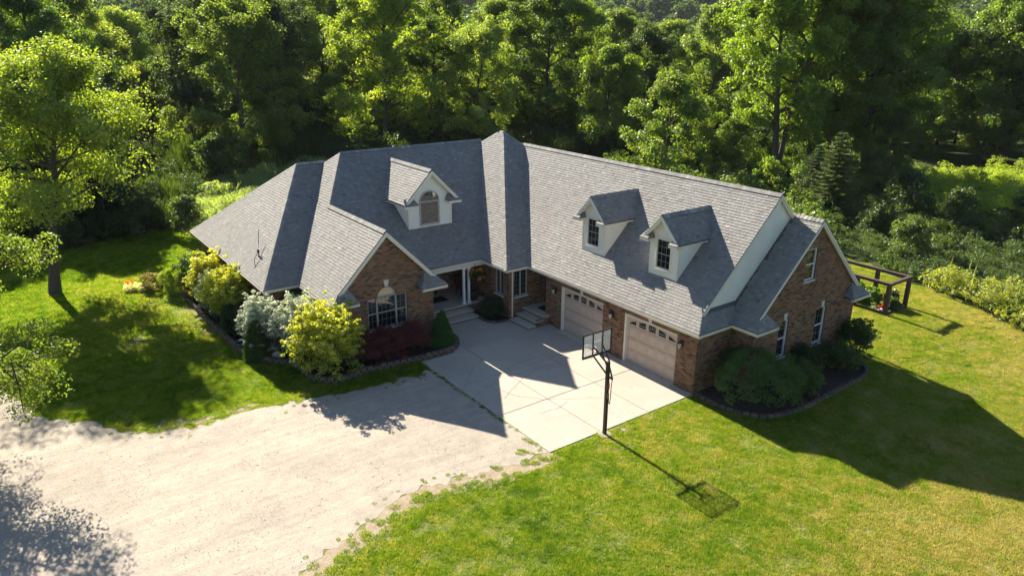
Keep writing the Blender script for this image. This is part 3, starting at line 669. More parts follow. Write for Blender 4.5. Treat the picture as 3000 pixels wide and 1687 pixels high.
# ------------------------------------------------------------------ windows
def window(O, U, N_, u0, u1, v0, v1, frame='frame', nx=3, ny=4, sash=True, rec=.085, sill=True, fw=.055, mull=None, parent=None, glass='glass', blind=False, part='window'):
    O, U, N_ = Vector(O), Vector(U), Vector(N_); Zv = Vector((0, 0, 1)); par = parent or house
    pt = lambda u, v, n_: O + U * u + Zv * v + N_ * n_
    fr = MB(); n0, n1 = -rec - .05, -rec + .02
    fr.box(pt(u0, v0, n0), pt(u0 + fw, v1, n1)); fr.box(pt(u1 - fw, v0, n0), pt(u1, v1, n1)); fr.box(pt(u0 + fw, v0, n0), pt(u1 - fw, v0 + fw, n1)); fr.box(pt(u0 + fw, v1 - fw, n0), pt(u1 - fw, v1, n1))
    win = fr.build(part, frame, par, bevel=.006)
    cells = [(u0 + fw, u1 - fw)]
    if mull:
        cells = []; us = [u0 + fw] + [x for m_ in mull for x in (m_ - fw * .7, m_ + fw * .7)] + [u1 - fw]
        for i in range(0, len(us), 2): cells.append((us[i], us[i + 1]))
        for m_ in mull: MB().box(pt(m_ - fw * .7, v0 + fw, n0), pt(m_ + fw * .7, v1 - fw, n1 + .006)).build('mullion', frame, win, bevel=.006)
    for ci, (a, b) in enumerate(cells):
        spans = [(v0 + fw, (v0 + v1) / 2 - .02), ((v0 + v1) / 2 + .02, v1 - fw)] if sash else [(v0 + fw, v1 - fw)]
        if sash: MB().box(pt(a, (v0 + v1) / 2 - .02, n0 + .01), pt(b, (v0 + v1) / 2 + .02, n1 - .008)).build('sash_rail', frame, win)
        for si, (c, d) in enumerate(spans):
            MB().box(pt(a, c, n0 + .005), pt(b, d, n0 + .015)).build('pane', glass, win)
            kx = nx if isinstance(nx, int) else nx[ci]; ky = ny // 2 if sash else ny; g = MB()
            for i in range(1, kx): q = a + (b - a) * i / kx; g.box(pt(q - .005, c, n0 + .016), pt(q + .005, d, n0 + .024))
            for i in range(1, ky): q = c + (d - c) * i / ky; g.box(pt(a, q - .005, n0 + .016), pt(b, q + .005, n0 + .023))
            if g.v: g.build('muntin', 'muntin', win)
    if sill: MB().box(pt(u0 - .03, v0 - .06, -rec - .04), pt(u1 + .03, v0 - .002, .03)).build('sill', 'stone', win, bevel=.008)
    return win
def keystone(O, U, N_, u, v, h=.26, w0=.13, w1=.20):
    O, U, N_ = Vector(O), Vector(U), Vector(N_); Zv = Vector((0, 0, 1))
    MB().prism([O + U * (u + a) + Zv * (v + b) - N_ * .01 for a, b in ((-w0 / 2, 0), (w0 / 2, 0), (w1 / 2, h), (-w1 / 2, h))], N_ * .035).build('keystone', 'stone', house, bevel=.006)
oE = (1.2, 0, 0)
for a in W_END: window(oE, Y_, X_, *a, frame='wframe', nx=2, ny=4)
keystone(oE, Y_, X_, 3.80, 2.47); keystone(oE, Y_, X_, 6.30, 2.47)
window(oE, Y_, X_, *W_UP, frame='wframe', nx=2, ny=4)
window((-10.05, 0, 0), Y_, X_, *TW1, nx=2, ny=5, sash=False, mull=[(TW1[0] + TW1[1]) / 2], fw=.05)
window((0, -1.15, 0), X_, (0, -1, 0), *TW2, nx=2, ny=5, sash=False, mull=[(TW2[0] + TW2[1]) / 2], fw=.05)
window((0, -11.1, 0), X_, (0, -1, 0), -15.7, -14.8, .9, 2.2, nx=2, ny=4); window((0, -11.1, 0), X_, (0, -1, 0), -20.0, -18.6, .9, 2.2, nx=3, ny=4)
oG = (-10.2, 0, 0)
gwin = window(oG, Y_, X_, *GW, nx=[2, 4, 2], ny=4, mull=[-7.80, -6.92], fw=.05)
def fan(O, U, N_, cu, v0, ru, rise, parent, frame, glass, rec, rays=0, fw=.05, part='arched_light'):
    """half-round light over a window"""
    O, U, N_ = Vector(O), Vector(U), Vector(N_); Zv = Vector((0, 0, 1)); T = np.linspace(0, math.pi, 19)
    pt = lambda u, v, n_: O + U * u + Zv * v + N_ * n_
    arc = lambda k: [(cu + (ru - k) * math.cos(t), v0 + (rise - k) * math.sin(t)) for t in T]
    o_ = arc(0); i_ = arc(fw); fr = MB()
    for j in range(18): fr.prism([pt(*o_[j], -rec), pt(*o_[j + 1], -rec), pt(*i_[j + 1], -rec), pt(*i_[j], -rec)], N_ * .06)
    fr.box(pt(cu - ru, v0 - fw / 2, -rec), pt(cu + ru, v0 + fw / 2, -rec + .065)); f = fr.build(part, frame, parent)
    MB().prism([pt(*q, -rec + .01) for q in [(cu - ru + fw, v0 + .01)][:0] + i_], N_ * .008).build('pane', glass, f)
    if rays:
        g = MB(); ir = .42
        for t in np.linspace(0, math.pi, rays + 2)[1:-1]:
            g.bar(pt(cu + ru * ir * math.cos(t), v0 + rise * ir * math.sin(t), -rec + .026), pt(cu + (ru - fw) * math.cos(t), v0 + (rise - fw) * math.sin(t), -rec + .026), .014, .014, N_)
        for a, b in zip(T[:-1], T[1:]): g.bar(pt(cu + ru * ir * math.cos(a), v0 + rise * ir * math.sin(a), -rec + .026), pt(cu + ru * ir * math.cos(b), v0 + rise * ir * math.sin(b), -rec + .026), .014, .014, N_)
        g.build('muntin', frame, f)
fan(oG, Y_, X_, -7.36, 2.445, .425, .40, gwin, 'frame', 'blind', .10)
keystone(oG, Y_, X_, -7.36, 2.86, .28, .14, .24)
# ------------------------------------------------------------------ garage doors
def garage_door(x0, x1):
    y0 = .11; mb = MB().box((x0 + .10, y0, .03), (x1 - .02, y0 + .05, GH - .01)); d = mb.build('garage_door', 'door_pink', house)
    MB().box((x0 + .004, -.005, .0), (x0 + .10, y0 + .04, GH - .012)).build('door_casing', 'trim', d, bevel=.008)
    MB().box((x0 + .101, -.002, GH - .075), (x1 - .004, y0 - .002, GH - .012)).build('door_casing', 'trim', d, bevel=.008)
    MB().box((x0 + .02, -.30, .0), (x1 - .02, .10, .032)).build('threshold', 'step', d, bevel=.01)
    a0, a1 = x0 + .12, x1 - .04; nc = 5; cw = (a1 - a0) / nc; rows = 3; z0, zt = .07, 1.62; rh = (zt - z0) / rows
    pm = {}
    for r_ in range(rows):
        for c in range(nc):
            u0, u1, v0, v1 = a0 + c * cw + .045, a0 + (c + 1) * cw - .045, z0 + r_ * rh + .05, z0 + (r_ + 1) * rh - .05; p = MB(); e = .035
            # stile moulding round a raised field
            for (q0, q1) in (((u0, v0), (u1, v0 + .02)), ((u0, v1 - .02), (u1, v1)), ((u0, v0 + .02), (u0 + .02, v1 - .02)), ((u1 - .02, v0 + .02), (u1, v1 - .02))): p.box((q0[0], y0 - .014, q0[1]), (q1[0], y0 - .0005, q1[1]))
            vs = [(u0 + e, y0 - .001, v0 + e), (u1 - e, y0 - .001, v0 + e), (u1 - e, y0 - .001, v1 - e), (u0 + e, y0 - .001, v1 - e), (u0 + e + .03, y0 - .013, v0 + e + .03), (u1 - e - .03, y0 - .013, v0 + e + .03), (u1 - e - .03, y0 - .013, v1 - e - .03), (u0 + e + .03, y0 - .013, v1 - e - .03)]
            p.add(vs, [(0, 1, 5, 4), (1, 2, 6, 5), (2, 3, 7, 6), (3, 0, 4, 7), (4, 5, 6, 7)]); p.build('panel', 'door_pink', d)
        if r_: MB().box((a0, y0 - .004, z0 + r_ * rh - .006), (a1, y0 - .0002, z0 + r_ * rh + .006)).build('section_joint', 'black', d)
    MB().box((a0, y0 - .004, zt + .002), (a1, y0 - .0002, zt + .012)).build('section_joint', 'black', d)
    # fan of five lights across the top section
    H_ = [.17, .25, .29, .25, .17]
    for c in range(nc):
        u0, u1 = a0 + c * cw + .07, a0 + (c + 1) * cw - .07; b = 1.70; hl = H_[c]; hr = H_[c]
        l0 = [.04, .19, .28, .27, .19][c]; l1 = [.19, .27, .28, .19, .04][c]; mid = [.14, .245, .30, .245, .14][c]
        out = [(u0, b), (u1, b), (u1, b + l1), ((u0 + u1) / 2, b + mid), (u0, b + l0)]
        pn = MB().prism([(q[0], y0 - .006, q[1]) for q in out], (0, .005, 0)).build('window_light', 'glass', d)
        g = MB()
        for i in range(5):
            a, e_ = out[i], out[(i + 1) % 5]; g.bar((a[0], y0 - .012, a[1]), (e_[0], y0 - .012, e_[1]), .016, .022, (0, 1, 0))
        if c == 2:
            for t in np.linspace(.25, math.pi - .25, 5): g.bar(((u0 + u1) / 2 + .08 * math.cos(t), y0 - .012, b + .05 + .06 * math.sin(t)), ((u0 + u1) / 2 + .2 * math.cos(t), y0 - .012, b + .05 + .22 * math.sin(t)), .012, .014, (0, 1, 0))
        elif c in (1, 3): g.bar((u0, y0 - .012, b + .10), (u1, y0 - .012, b + .10), .012, .014, (0, 1, 0))
        g.build('light_frame', 'door_pink', pn)
    keystone((0, 0, 0), X_, (0, -1, 0), (x0 + x1) / 2, GH + .005, .24, .13, .20)
    return d
for i, (a, b) in enumerate(GD): garage_door(a, b)
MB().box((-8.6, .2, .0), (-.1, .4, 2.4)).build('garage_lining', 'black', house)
# ------------------------------------------------------------------ doors, porch, steps
def door(O, U, N_, u0, u1, v0, v1, lights=False):
    O, U, N_ = Vector(O), Vector(U), Vector(N_); Zv = Vector((0, 0, 1)); pt = lambda u, v, n_: O + U * u + Zv * v + N_ * n_
    d = MB().box(pt(u0, v0, -.14), pt(u1, v1, -.09)).build('door', 'dark_door', house)
    for (a, b) in ((.12, .45), (.55, .88)):
        for (c, e) in ((.06, .30), (.36, .92)): MB().box(pt(u0 + (u1 - u0) * a, v0 + (v1 - v0) * c, -.0895), pt(u0 + (u1 - u0) * b, v0 + (v1 - v0) * e, -.075)).build('panel', 'dark_door', d, bevel=.01)
    h = pt(u0 + (u1 - u0) * .93, v0 + .95, -.05); MB().lathe([(.0, -.03), (.03, -.02), (.035, 0), (.03, .02), (0, .03)], h, 10).build('handle', 'steel', d, smooth=True)
    MB().box(pt(u0 - .0, v0 - .0, -.15), pt(u1, v0 + .03, -.02)).build('threshold', 'steel', d)
door((-13.9, -5.14, 0), Y_, X_, 1.25, 2.25, .48, 2.3); door((-10.05, .85, 0), X_, (0, -1, 0), .14, 1.04, .48, 2.34)
porch = MB().box((-13.89, -5.12, 0), (-11.98, -1.17, .40)).build('porch_floor', 'mortar', house)
MB().box((-13.89, -5.12, .402), (-11.86, -1.17, .47)).build('porch_slab', 'step', porch, bevel=.012)
MB().box((-11.975, -5.12, 0), (-11.48, -2.28, .235)).build('step_riser', 'mortar', porch); MB().box((-11.99, -5.12, .237), (-11.40, -2.24, .31)).build('step', 'step', porch, bevel=.012)
MB().box((-11.47, -5.12, 0), (-11.02, -2.28, .085)).build('step_riser', 'mortar', porch); MB().box((-11.50, -5.12, .087), (-10.96, -2.26, .155)).build('step', 'step', porch, bevel=.012)
brick_wall((-11.985, -2.27, 0), Y_, X_, [(0, 0), (1.1, 0), (1.1, .40), (0, .40)], [], 31, thick=.05, name='porch_wall')
ent = MB().box((-10.04, -.33, 0), (-8.44, .84, .40)).build('entry_landing', 'mortar', house)
MB().box((-10.04, -.37, .402), (-8.40, .85, .47)).build('landing_slab', 'step', ent, bevel=.012)
MB().box((-9.86, -.80, 0), (-8.47, -.38, .24)).build('step_riser', 'mortar', ent); MB().box((-9.9, -.85, .242), (-8.43, -.335, .31)).build('step', 'step', ent, bevel=.012)
MB().box((-9.76, -1.24, 0), (-8.42, -.86, .085)).build('step_riser', 'mortar', ent); MB().box((-9.8, -1.29, .087), (-8.38, -.81, .155)).build('step', 'step', ent, bevel=.012)
brick_wall((-8.435, -.8, 0), Y_, X_, [(0, 0), (.8, 0), (.8, .40), (0, .40)], [], 32, thick=.03, name='entry_side_wall')
for cy in (-2.42, -2.14):
    col = MB().box((-12.06, cy - .055, .50), (-11.95, cy + .055, 2.24)).build('porch_column', 'column', house, bevel=.01)
    MB().box((-12.10, cy - .09, .472), (-11.91, cy + .09, .54)).build('base', 'column', col, bevel=.01); MB().box((-12.10, cy - .09, 2.2), (-11.91, cy + .09, 2.278)).build('capital', 'column', col, bevel=.01)

# ------------------------------------------------------------------ siding on the main gable end
def siding_tri(x, y0, y1, zl, zh_, zb, exp, parent):
    z = zb
    while True:
        a, b = zl(z), zh_(z)
        if b - a < .12: break
        zt = z + exp; a2, b2 = zl(zt), zh_(zt)
        if b2 - a2 < .02: break
        mb = MB(); mb.add([(x + .026, a, z), (x + .026, b, z), (x + .004, b2, zt), (x + .004, a2, zt), (x - .01, a, z), (x - .01, b, z), (x - .01, b2, zt), (x - .01, a2, zt)], [(0, 1, 2, 3), (4, 5, 1, 0), (5, 6, 2, 1), (6, 7, 3, 2), (7, 4, 0, 3), (7, 6, 5, 4)])
        mb.build('siding_board', 'siding', parent); z = zt
gend = MB().prism([(-.09, .1, 3.0), (-.09, 8.44, 3.0), (-.09, 8.3, 3.1), (-.09, 4.269, 6.98), (-.09, .24, 3.1)], (.07, 0, 0)).build('gable_wall', 'siding', house)
siding_tri(-.02, 0, 0, lambda z: max(.2, (z + .12 - ZE) / .987 - .291), lambda z: min(8.34, 8.538 - ((z + .12 - ZE) / .987 - .291)), 3.15, .105, gend)

# ------------------------------------------------------------------ dormers
def dormer(name, Lf, u0, u1, zb, zew, zr, half, roofz, winspec, label, seed, arch=False, ov=.26):
    """Lf(u,d,z) -> world. u across, d into the roof; zb base, zew eave, zr ridge; roofz(d) height of the main roof"""
    uc = (u0 + u1) / 2; slope = (zr - zew) / half; inv = lambda z: next(d for d in np.arange(0, 9, .02) if roofz(d) >= z)
    wall_top = zew - .05
    body = MB(); F = [Lf(u0, 0, zb - .25), Lf(u1, 0, zb - .25), Lf(u1, 0, zr - slope * (u1 - uc) - .13), Lf(uc, 0, zr - .13), Lf(u0, 0, zr - slope * (u1 - uc) - .13)]
    dB = inv(wall_top) + .1; dvec = Vector(Lf(u0, dB, 0)) - Vector(Lf(u0, 0, 0)); body.prism(F, dvec); d = body.build('dormer', 'siding', house); d['label'] = label
    nv = (Vector(Lf(0, -1, 0)) - Vector(Lf(0, 0, 0))).normalized(); uv = (Vector(Lf(1, 0, 0)) - Vector(Lf(0, 0, 0))).normalized()
    # roof
    dk = MB(); sh = MB(); ue = half
    for s in (-1, 1):
        pe, pr = uc + s * ue, uc
        shingle([Lf(pe, -ov, zew), Lf(pr, -ov, zr), Lf(pr, inv(zr) + .06, zr), Lf(pe, inv(zew) + .06, zew)], sh, dk, seed + s, cull=False, thick=.07)
        # eave board along the side and the layered rake board
        a, b = Vector(Lf(pe - s * .02, -ov + .03, zew - .07)), Vector(Lf(pe - s * .02, inv(zew) - .08, zew - .07)); MB().bar(a, b, .03, .11).build('fascia', 'trim', d)
        a, b = Vector(Lf(pe - s * .03, -ov + .03, zew - .10)), Vector(Lf(pe - s * .03, inv(zew - .1) - .05, zew - .10))
        MB().prism([a, b, b + uv * (-s * (ue - (u1 - uc) - .03)), a + uv * (-s * (ue - (u1 - uc) - .03))], (0, 0, -.02)).build('soffit', 'soffit', d)
        for off, th, hh in ((.0, .03, .18), (.03, .025, .10)):
            q = [Vector(Lf(pe, -ov, zew - .02)), Vector(Lf(pr, -ov, zr - .02)), Vector(Lf(pr, -ov, zr - .02 - hh)), Vector(Lf(pe, -ov, zew - .02 - hh))]
            MB().prism([p + nv * off for p in q], nv * th).build('rake_board', 'trim', d)
        q = [Lf(pe, -ov + .005, zew - .12), Lf(pr, -ov + .005, zr - .12), Lf(pr, 0, zr - .12), Lf(pe, 0, zew - .12)]; MB().prism(q, (0, 0, -.02)).build('rake_soffit', 'soffit', d)
        # hipped return at the corner
        pe0 = pe; pe = pe + s * .05; ro = -ov - .15; t1 = uc + s * (ue - (.40 if not arch else .66)); zz = zew - .04; rw = ov + .14
        shingle([Lf(pe, ro, zz), Lf(t1, ro, zz), Lf(t1 + s * .12, -.01, zz + rw * .72), Lf(pe - s * .12, -.01, zz + rw * .72)], sh, dk, seed + 5 + s, cull=False, thick=.03)
        shingle([Lf(t1, ro, zz), Lf(t1, -.01, zz), Lf(t1 + s * .12, -.01, zz + rw * .72)], sh, dk, seed + 9 + s, cull=False, thick=.03)
        A, B = Vector(Lf(pe - s * .01, ro + .015, zz - .065)), Vector(Lf(t1, ro + .015, zz - .065)); MB().bar(A, B, .03, .10).build('return_board', 'trim', d)
        A, B = Vector(Lf(t1 + s * .015, ro + .03, zz - .065)), Vector(Lf(t1 + s * .015, 0, zz - .065)); MB().bar(A, B, .03, .10).build('return_board', 'trim', d)
        q = [Lf(pe - s * .03, ro + .03, zz - .10), Lf(t1 + s * .03, ro + .03, zz - .10), Lf(t1 + s * .03, 0, zz - .10), Lf(pe - s * .03, 0, zz - .10)]; MB().prism(q, (0, 0, -.015)).build('return_soffit', 'soffit', d)
        pe = pe0
        # corner board
        uu = u0 if s < 0 else u1; c0 = Vector(Lf(uu - s * .09, -.022, zb - .25)); c1 = Vector(Lf(uu + s * .012, .08, wall_top - .06)); MB().box(c0, c1).build('corner_board', 'trim', d)
        # boards on the cheek
        z = zb; e = .102; k = 0
        while z < wall_top - .14:
            zt = z + e; d0, d1 = inv(z), inv(zt); p = lambda dd, zz_, o_: Vector(Lf(uu + s * o_, dd, zz_))
            if d1 > .14:
                dlo = .082; mb = MB(); q = [p(dlo, z, .026), p(max(d0, dlo + .01), z, .026), p(d1, zt, .004), p(dlo, zt, .004), p(dlo, z, -.01), p(max(d0, dlo + .01), z, -.01), p(d1, zt, -.01), p(dlo, zt, -.01)]
                fl = [(0, 1, 2, 3), (4, 5, 1, 0), (5, 6, 2, 1), (6, 7, 3, 2), (7, 4, 0, 3), (7, 6, 5, 4)]
                if (q[1] - q[0]).cross(q[2] - q[0]).dot(uv * s) < 0: fl = [tuple(reversed(f)) for f in fl]
                mb.add(q, fl); mb.build('siding_board', 'siding', d)
            z = zt
    r1 = Vector((0, 0, 1)); n1 = (r1 * half + uv * (zr - zew)).normalized(); n2 = (r1 * half - uv * (zr - zew)).normalized(); cp = MB()
    cap_line(Lf(uc, -ov, zr), Lf(uc, inv(zr), zr), n1, n2, True, seed + 20, cp)
    deck = dk.build('dormer_roof', 'deck', d); tag(sh.build('dormer_shingles', 'shingle', d, attr=True), kind='stuff'); tag(cp.build('dormer_ridge_caps', 'shingle', d, attr=True), kind='stuff')
    # boards on the front, cut round the window
    wu0, wu1, wv0, wv1 = winspec; rise = .50 if arch else 0; cu = (wu0 + wu1) / 2; rr = (wu1 - wu0) / 2
    z = zb - .02; e = .102
    while True:
        zt = z + e
        hw = lambda q: min((u1 - uc) - .095, (zr - .15 - q) / slope)
        if hw(z) < .06: break
        def hole(q):
            if q < wv0 - .04: return None
            if q <= wv1 + (0 if arch else .05): return (wu0 - .05, wu1 + .05)
            if arch and q < wv1 + rise + .05:
                t = math.sqrt(max(0, 1 - ((q - wv1) / (rise + .05)) ** 2)); return (cu - (rr + .05) * t, cu + (rr + .05) * t)
            return None
        hq = hole(z + e * .5); segs = [(-1, 1)] if hq is None else [(-1, 0), (0, 1)]
        for sg in segs:
            lo0, hi0 = uc - hw(z), uc + hw(z); lo1, hi1 = uc - max(hw(zt), .005), uc + max(hw(zt), .005)
            if sg == (-1, 0): hi0 = hi1 = hq[0]
            if sg == (0, 1): lo0 = lo1 = hq[1]
            if hi0 - lo0 < .02: continue
            p = lambda u_, zz_, o_: Vector(Lf(u_, -o_, zz_)); q = [p(lo0, z, .026), p(hi0, z, .026), p(max(hi1, lo1), zt, .005), p(lo1, zt, .005), p(lo0, z, -.01), p(hi0, z, -.01), p(max(hi1, lo1), zt, -.01), p(lo1, zt, -.01)]
            fl = [(0, 1, 2, 3), (4, 5, 1, 0), (5, 6, 2, 1), (6, 7, 3, 2), (7, 4, 0, 3), (7, 6, 5, 4)]
            if (q[1] - q[0]).cross(q[2] - q[0]).dot(nv) < 0: fl = [tuple(reversed(f)) for f in fl]
            MB().add(q, fl).build('siding_board', 'siding', d)
        z = zt
    # casing and window, set proud of the body
    O = Vector(Lf(0, 0, 0)); fw = .05; pt = lambda u, v, n_: Vector(Lf(u, -n_, v)); fr = MB(); fm = 'frame' if arch else 'trim'
    for (a, b, c, e_) in ((wu0 - .05, wu0 + .012, wv0 - .05, wv1 + .05 * (not arch)), (wu1 - .012, wu1 + .05, wv0 - .05, wv1 + .05 * (not arch)), (wu0 + .013, wu1 - .013, wv0 - .05, wv0 + .012)) + (() if arch else ((wu0 + .013, wu1 - .013, wv1 - .012, wv1 + .05),)): fr.box(pt(a, c, .002), pt(b, e_, .045))
    cas = fr.build('window_casing', fm, d, bevel=.005)
    a, b, c, e_ = wu0 + .012, wu1 - .012, wv0 + .012, wv1 - .012
    MB().box(pt(a, c, .004), pt(b, e_, .010)).build('pane', 'glass', d); g = MB()
    for (q0, q1, q2, q3) in ((a, a + .035, c, e_), (b - .035, b, c, e_), (a + .036, b - .036, c, c + .035), (a + .036, b - .036, e_ - .035, e_)): g.box(pt(q0, q2, .011), pt(q1, q3, .026))
    g.build('sash', fm if arch else 'frame', d); g = MB(); nx_, ny_ = (4, 4) if arch else (3, 4)
    for i in range(1, nx_): q = a + (b - a) * i / nx_; g.box(pt(q - .008, c, .011), pt(q + .008, e_, .019))
    for i in range(1, ny_): q = c + (e_ - c) * i / ny_; hh = .008 if (arch or i != 2) else .022; g.box(pt(a, q - hh, .011), pt(b, q + hh, .0185 if hh < .01 else .028))
    g.build('muntin', 'muntin', d)
    MB().box(pt(wu0 - .07, wv0 - .085, .002), pt(wu1 + .07, wv0 - .051, .06)).build('sill', 'trim', d)
    if arch: fan(Vector(Lf(0, 0, 0)) - Vector((0, 0, 0)), uv, nv, cu, wv1 + .02, rr + .04, rise, d, 'frame', 'glass', .003, rays=3, fw=.055)
    return d
for k, (D, lb) in enumerate(((D1, 'cream dormer on the garage roof, nearer the turret'), (D2, 'cream dormer on the garage roof, nearer the gable end'))):
    cu = (D[0] + D[1]) / 2
    dormer('dormer', lambda u, d, z: (u, DFY + d, z), D[0], D[1], 3.75, 5.30, 6.27, .93, lambda d: zG(0, DFY + d), (cu - .36, cu + .36, 4.10, 5.28), lb, 200 + 40 * k)
dormer('dormer', lambda u, d, z: (LDX - d, u, z), LDY[0], LDY[1], 4.01, 5.25, 6.75, 1.49, lambda d: zL(LDX - d, 0), (-3.60, -2.60, 4.16, 5.25), 'larger cream dormer with an arched window on the left wing', 300, True)
# weather mast lying on the left roof
am = MB(); q = lambda x, y, h: (x, y, zB(x, y) + h)
am.tube([q(-16.9, -10.35, .55), q(-16.3, -10.6, .30), q(-15.95, -10.75, .25)], .018, 6); am.tube([q(-15.95, -10.75, .25), q(-15.8, -11.0, .2), q(-15.45, -11.1, .02)], .018, 6); am.tube([q(-15.95, -10.75, -.02), q(-15.95, -10.75, .25)], .03, 6)
an = am.build('roof_antenna', 'steel', house); MB().box(q(-15.99, -10.79, .20), q(-15.91, -10.71, .30)).build('antenna_head', 'black', an)
MB().tube([(-22.6, -8.2, zAb(-22.6, -8.2) - .05), (-22.6, -8.2, zAb(-22.6, -8.2) + .45)], .05, 10).build('vent_pipe', 'steel', house)
MB().tube([(-10.02, -.98, 0.02), (-10.02, -.98, 2.4)], .035, 8).build('downspout', 'trim', house)

# ================================================================== THINGS ROUND THE HOUSE
# wall lanterns
def lantern(x, label):
    z = 1.86; t = empty('wall_lantern', (x, 0, z - .25), label, 'lantern', 'lanterns on the garage wall')
    MB().box((x - .06, -.03, z - .14), (x + .06, .0, z + .12)).build('backplate', 'black', t, bevel=.008)
    MB().tube([(x, -.03, z + .05), (x, -.10, z + .16), (x, -.17, z + .15)], .012, 6).build('arm', 'black', t)
    MB().lathe([(.02, .15), (.03, .13), (.10, .06), (.105, .045), (.02, .04)][::-1], (x, -.17, z), 6).build('cap', 'black', t)
    MB().lathe([(.05, -.17), (.085, .035)], (x, -.17, z), 6).build('glass', 'lampglass', t)
    cg = MB()
    for j in range(6):
        a = math.pi * 2 * j / 6; cg.bar((x + .052 * math.cos(a), -.17 + .052 * math.sin(a), z - .18), (x + .09 * math.cos(a), -.17 + .09 * math.sin(a), z + .045), .012, .012)
    cg.lathe([(.0, -.22), (.03, -.20), (.06, -.185), (.06, -.17)], (x, -.17, z), 6); cg.build('cage', 'black', t)
lantern(-8.0, 'black wall lantern between the side entry and the first garage door'); lantern(-4.26, 'black wall lantern on the brick between the two garage doors'); lantern(-.50, 'black wall lantern at the right-hand corner of the garage')
# basketball hoop
hp = empty('basketball_hoop', (.38, -4.68, 0), 'black basketball hoop with clear backboard at the slab edge', 'basketball hoop')
MB().box((.32, -4.735, -.2), (.44, -4.625, 2.71)).build('pole', 'black', hp, bevel=.02)
MB().lathe([(.24, -.05), (.24, .015), (.2, .03)], (.38, -4.68, 0), 18).build('footing', 'concrete', hp)
bx = -.20; by0, by1, bz0, bz1 = -5.30, -4.02, 2.71, 3.57
bd = MB()
for a, b in (((by0, bz0), (by1, bz0 + .07)), ((by0, bz1 - .045), (by1, bz1)), ((by0, bz0 + .07), (by0 + .045, bz1 - .045)), ((by1 - .045, bz0 + .07), (by1, bz1 - .045))): bd.box((bx - .02, a[0], a[1]), (bx + .02, b[0], b[1]))
board = bd.build('backboard_frame', 'black', hp)
MB().box((bx - .006, by0 + .044, bz0 + .068), (bx + .006, by1 - .044, bz1 - .044)).build('backboard', 'acrylic', board)
yc = (by0 + by1) / 2
g = MB()
for s in (-.21, .21): g.box((bx + .008, yc + s - .018, bz0 + .07), (bx + .04, yc + s + .018, bz1 - .045))
g.build('back_strut', 'black', board)
g = MB(); zq = bz0 + .13
for a, b in (((yc - .19, zq + .36), (yc + .19, zq + .39)), ): g.box((bx - .010, a[0], a[1]), (bx - .0065, b[0], b[1]))
g.build('target_line', 'net', board)
for s in (-.2, .2):
    MB().bar((.375, -4.68 + s * .35, 2.68), (bx + .03, yc + s, bz0 + .38), .03, .05).build('arm', 'black', hp); MB().bar((.375, -4.68 + s * .35, 2.30), (bx + .03, yc + s, bz0 + .06), .03, .05).build('arm', 'black', hp)
MB().bar((.42, -4.68, 2.62), (.62, -4.68, 2.16), .04, .04).build('lift_arm', 'black', hp); MB().bar((.48, -4.68, 2.18), (.62, -4.68, 2.16), .05, .05).build('lift_arm', 'black', hp)
MB().tube([(.60, -4.66, 2.18), (.56, -4.66, 1.9), (.55, -4.66, 1.45), (.52, -4.66, 1.2), (.47, -4.66, 1.24), (.47, -4.66, 1.4)], .014, 6).build('crank_rod', 'black', hp)
MB().box((.452, -4.73, 1.72), (.458, -4.63, 1.94)).build('red_sticker', 'red_label', hp); MB().box((.452, -4.73, 1.38), (.457, -4.63, 1.58)).build('warning_sticker', 'terracotta', hp)
rm = MB(); rc_ = (bx - .38, yc, zq); T = np.linspace(0, 2 * math.pi, 25); rm.tube([(rc_[0] + .228 * math.cos(t), rc_[1] + .228 * math.sin(t), rc_[2]) for t in T], .011, 6, False); rm.bar((bx - .02, yc, zq - .01), (bx - .16, yc, zq - .01), .12, .03); rim = rm.build('rim', 'rim', hp)
nt_ = MB()
for j in range(12):
    a = 2 * math.pi * j / 12
    for s in (-1, 1): nt_.tube([(rc_[0] + (.225 - .03 * k) * math.cos(a + s * k * .26), rc_[1] + (.225 - .03 * k) * math.sin(a + s * k * .26), zq - .01 - .10 * k) for k in range(5)], .004, 4, False)
nt_.build('net', 'net', rim)
# low timber garden frame at the back right
pg = empty('vegetable_enclosure', (-.9, 14.9, gz(-.9, 14.9)), 'dark timber vegetable enclosure on the lawn behind the gable end', 'enclosure')
g0 = gz(0, 15) - .02; zt = 1.50 + g0; xs_, ys_ = (-6.2, .05), (14.0, 15.9)
for x in (-6.2, -1.55, .05):
    for y in ys_: MB().box((x - .09, y - .09, g0 - .05), (x + .09, y + .09, zt)).build('post', 'wood_dark', pg, bevel=.01)
for y in ys_: MB().box((-6.3, y - .085, zt + .002), (.16, y + .085, zt + .15)).build('top_rail', 'wood_dark', pg, bevel=.01); MB().box((-6.13, y - .05, g0), (-.03, y + .05, g0 + .16)).build('bottom_rail', 'wood_dark', pg, bevel=.01)
for x in (-6.2, .05): MB().box((x - .085, 14.09, zt + .004), (x + .085, 15.81, zt + .145)).build('top_rail', 'wood_dark', pg, bevel=.01); MB().box((x - .05, 14.08, g0), (x + .05, 15.82, g0 + .15)).build('bottom_rail', 'wood_dark', pg, bevel=.01)
for k in range(6): MB().tube([(-6.13, 15.9, g0 + .35 + .19 * k), (-.03, 15.9, g0 + .35 + .19 * k)], .006, 4).build('wire', 'black', pg)
tag(MB().box((-6.1, 14.06, g0 - .05), (-.02, 15.84, g0 + .04)).build('bed_soil', 'dirt', pg))
def pot(x, y, z, m, r, h, label, nm='flower_pot'):
    t = empty(nm, (x, y, z), label, 'pot'); MB().lathe([(r * .7, 0), (r, h), (r * 1.06, h), (r * 1.06, h * .9)][:3] + [(r * .9, h)], (x, y, z), 16).build('pot', m, t); return t
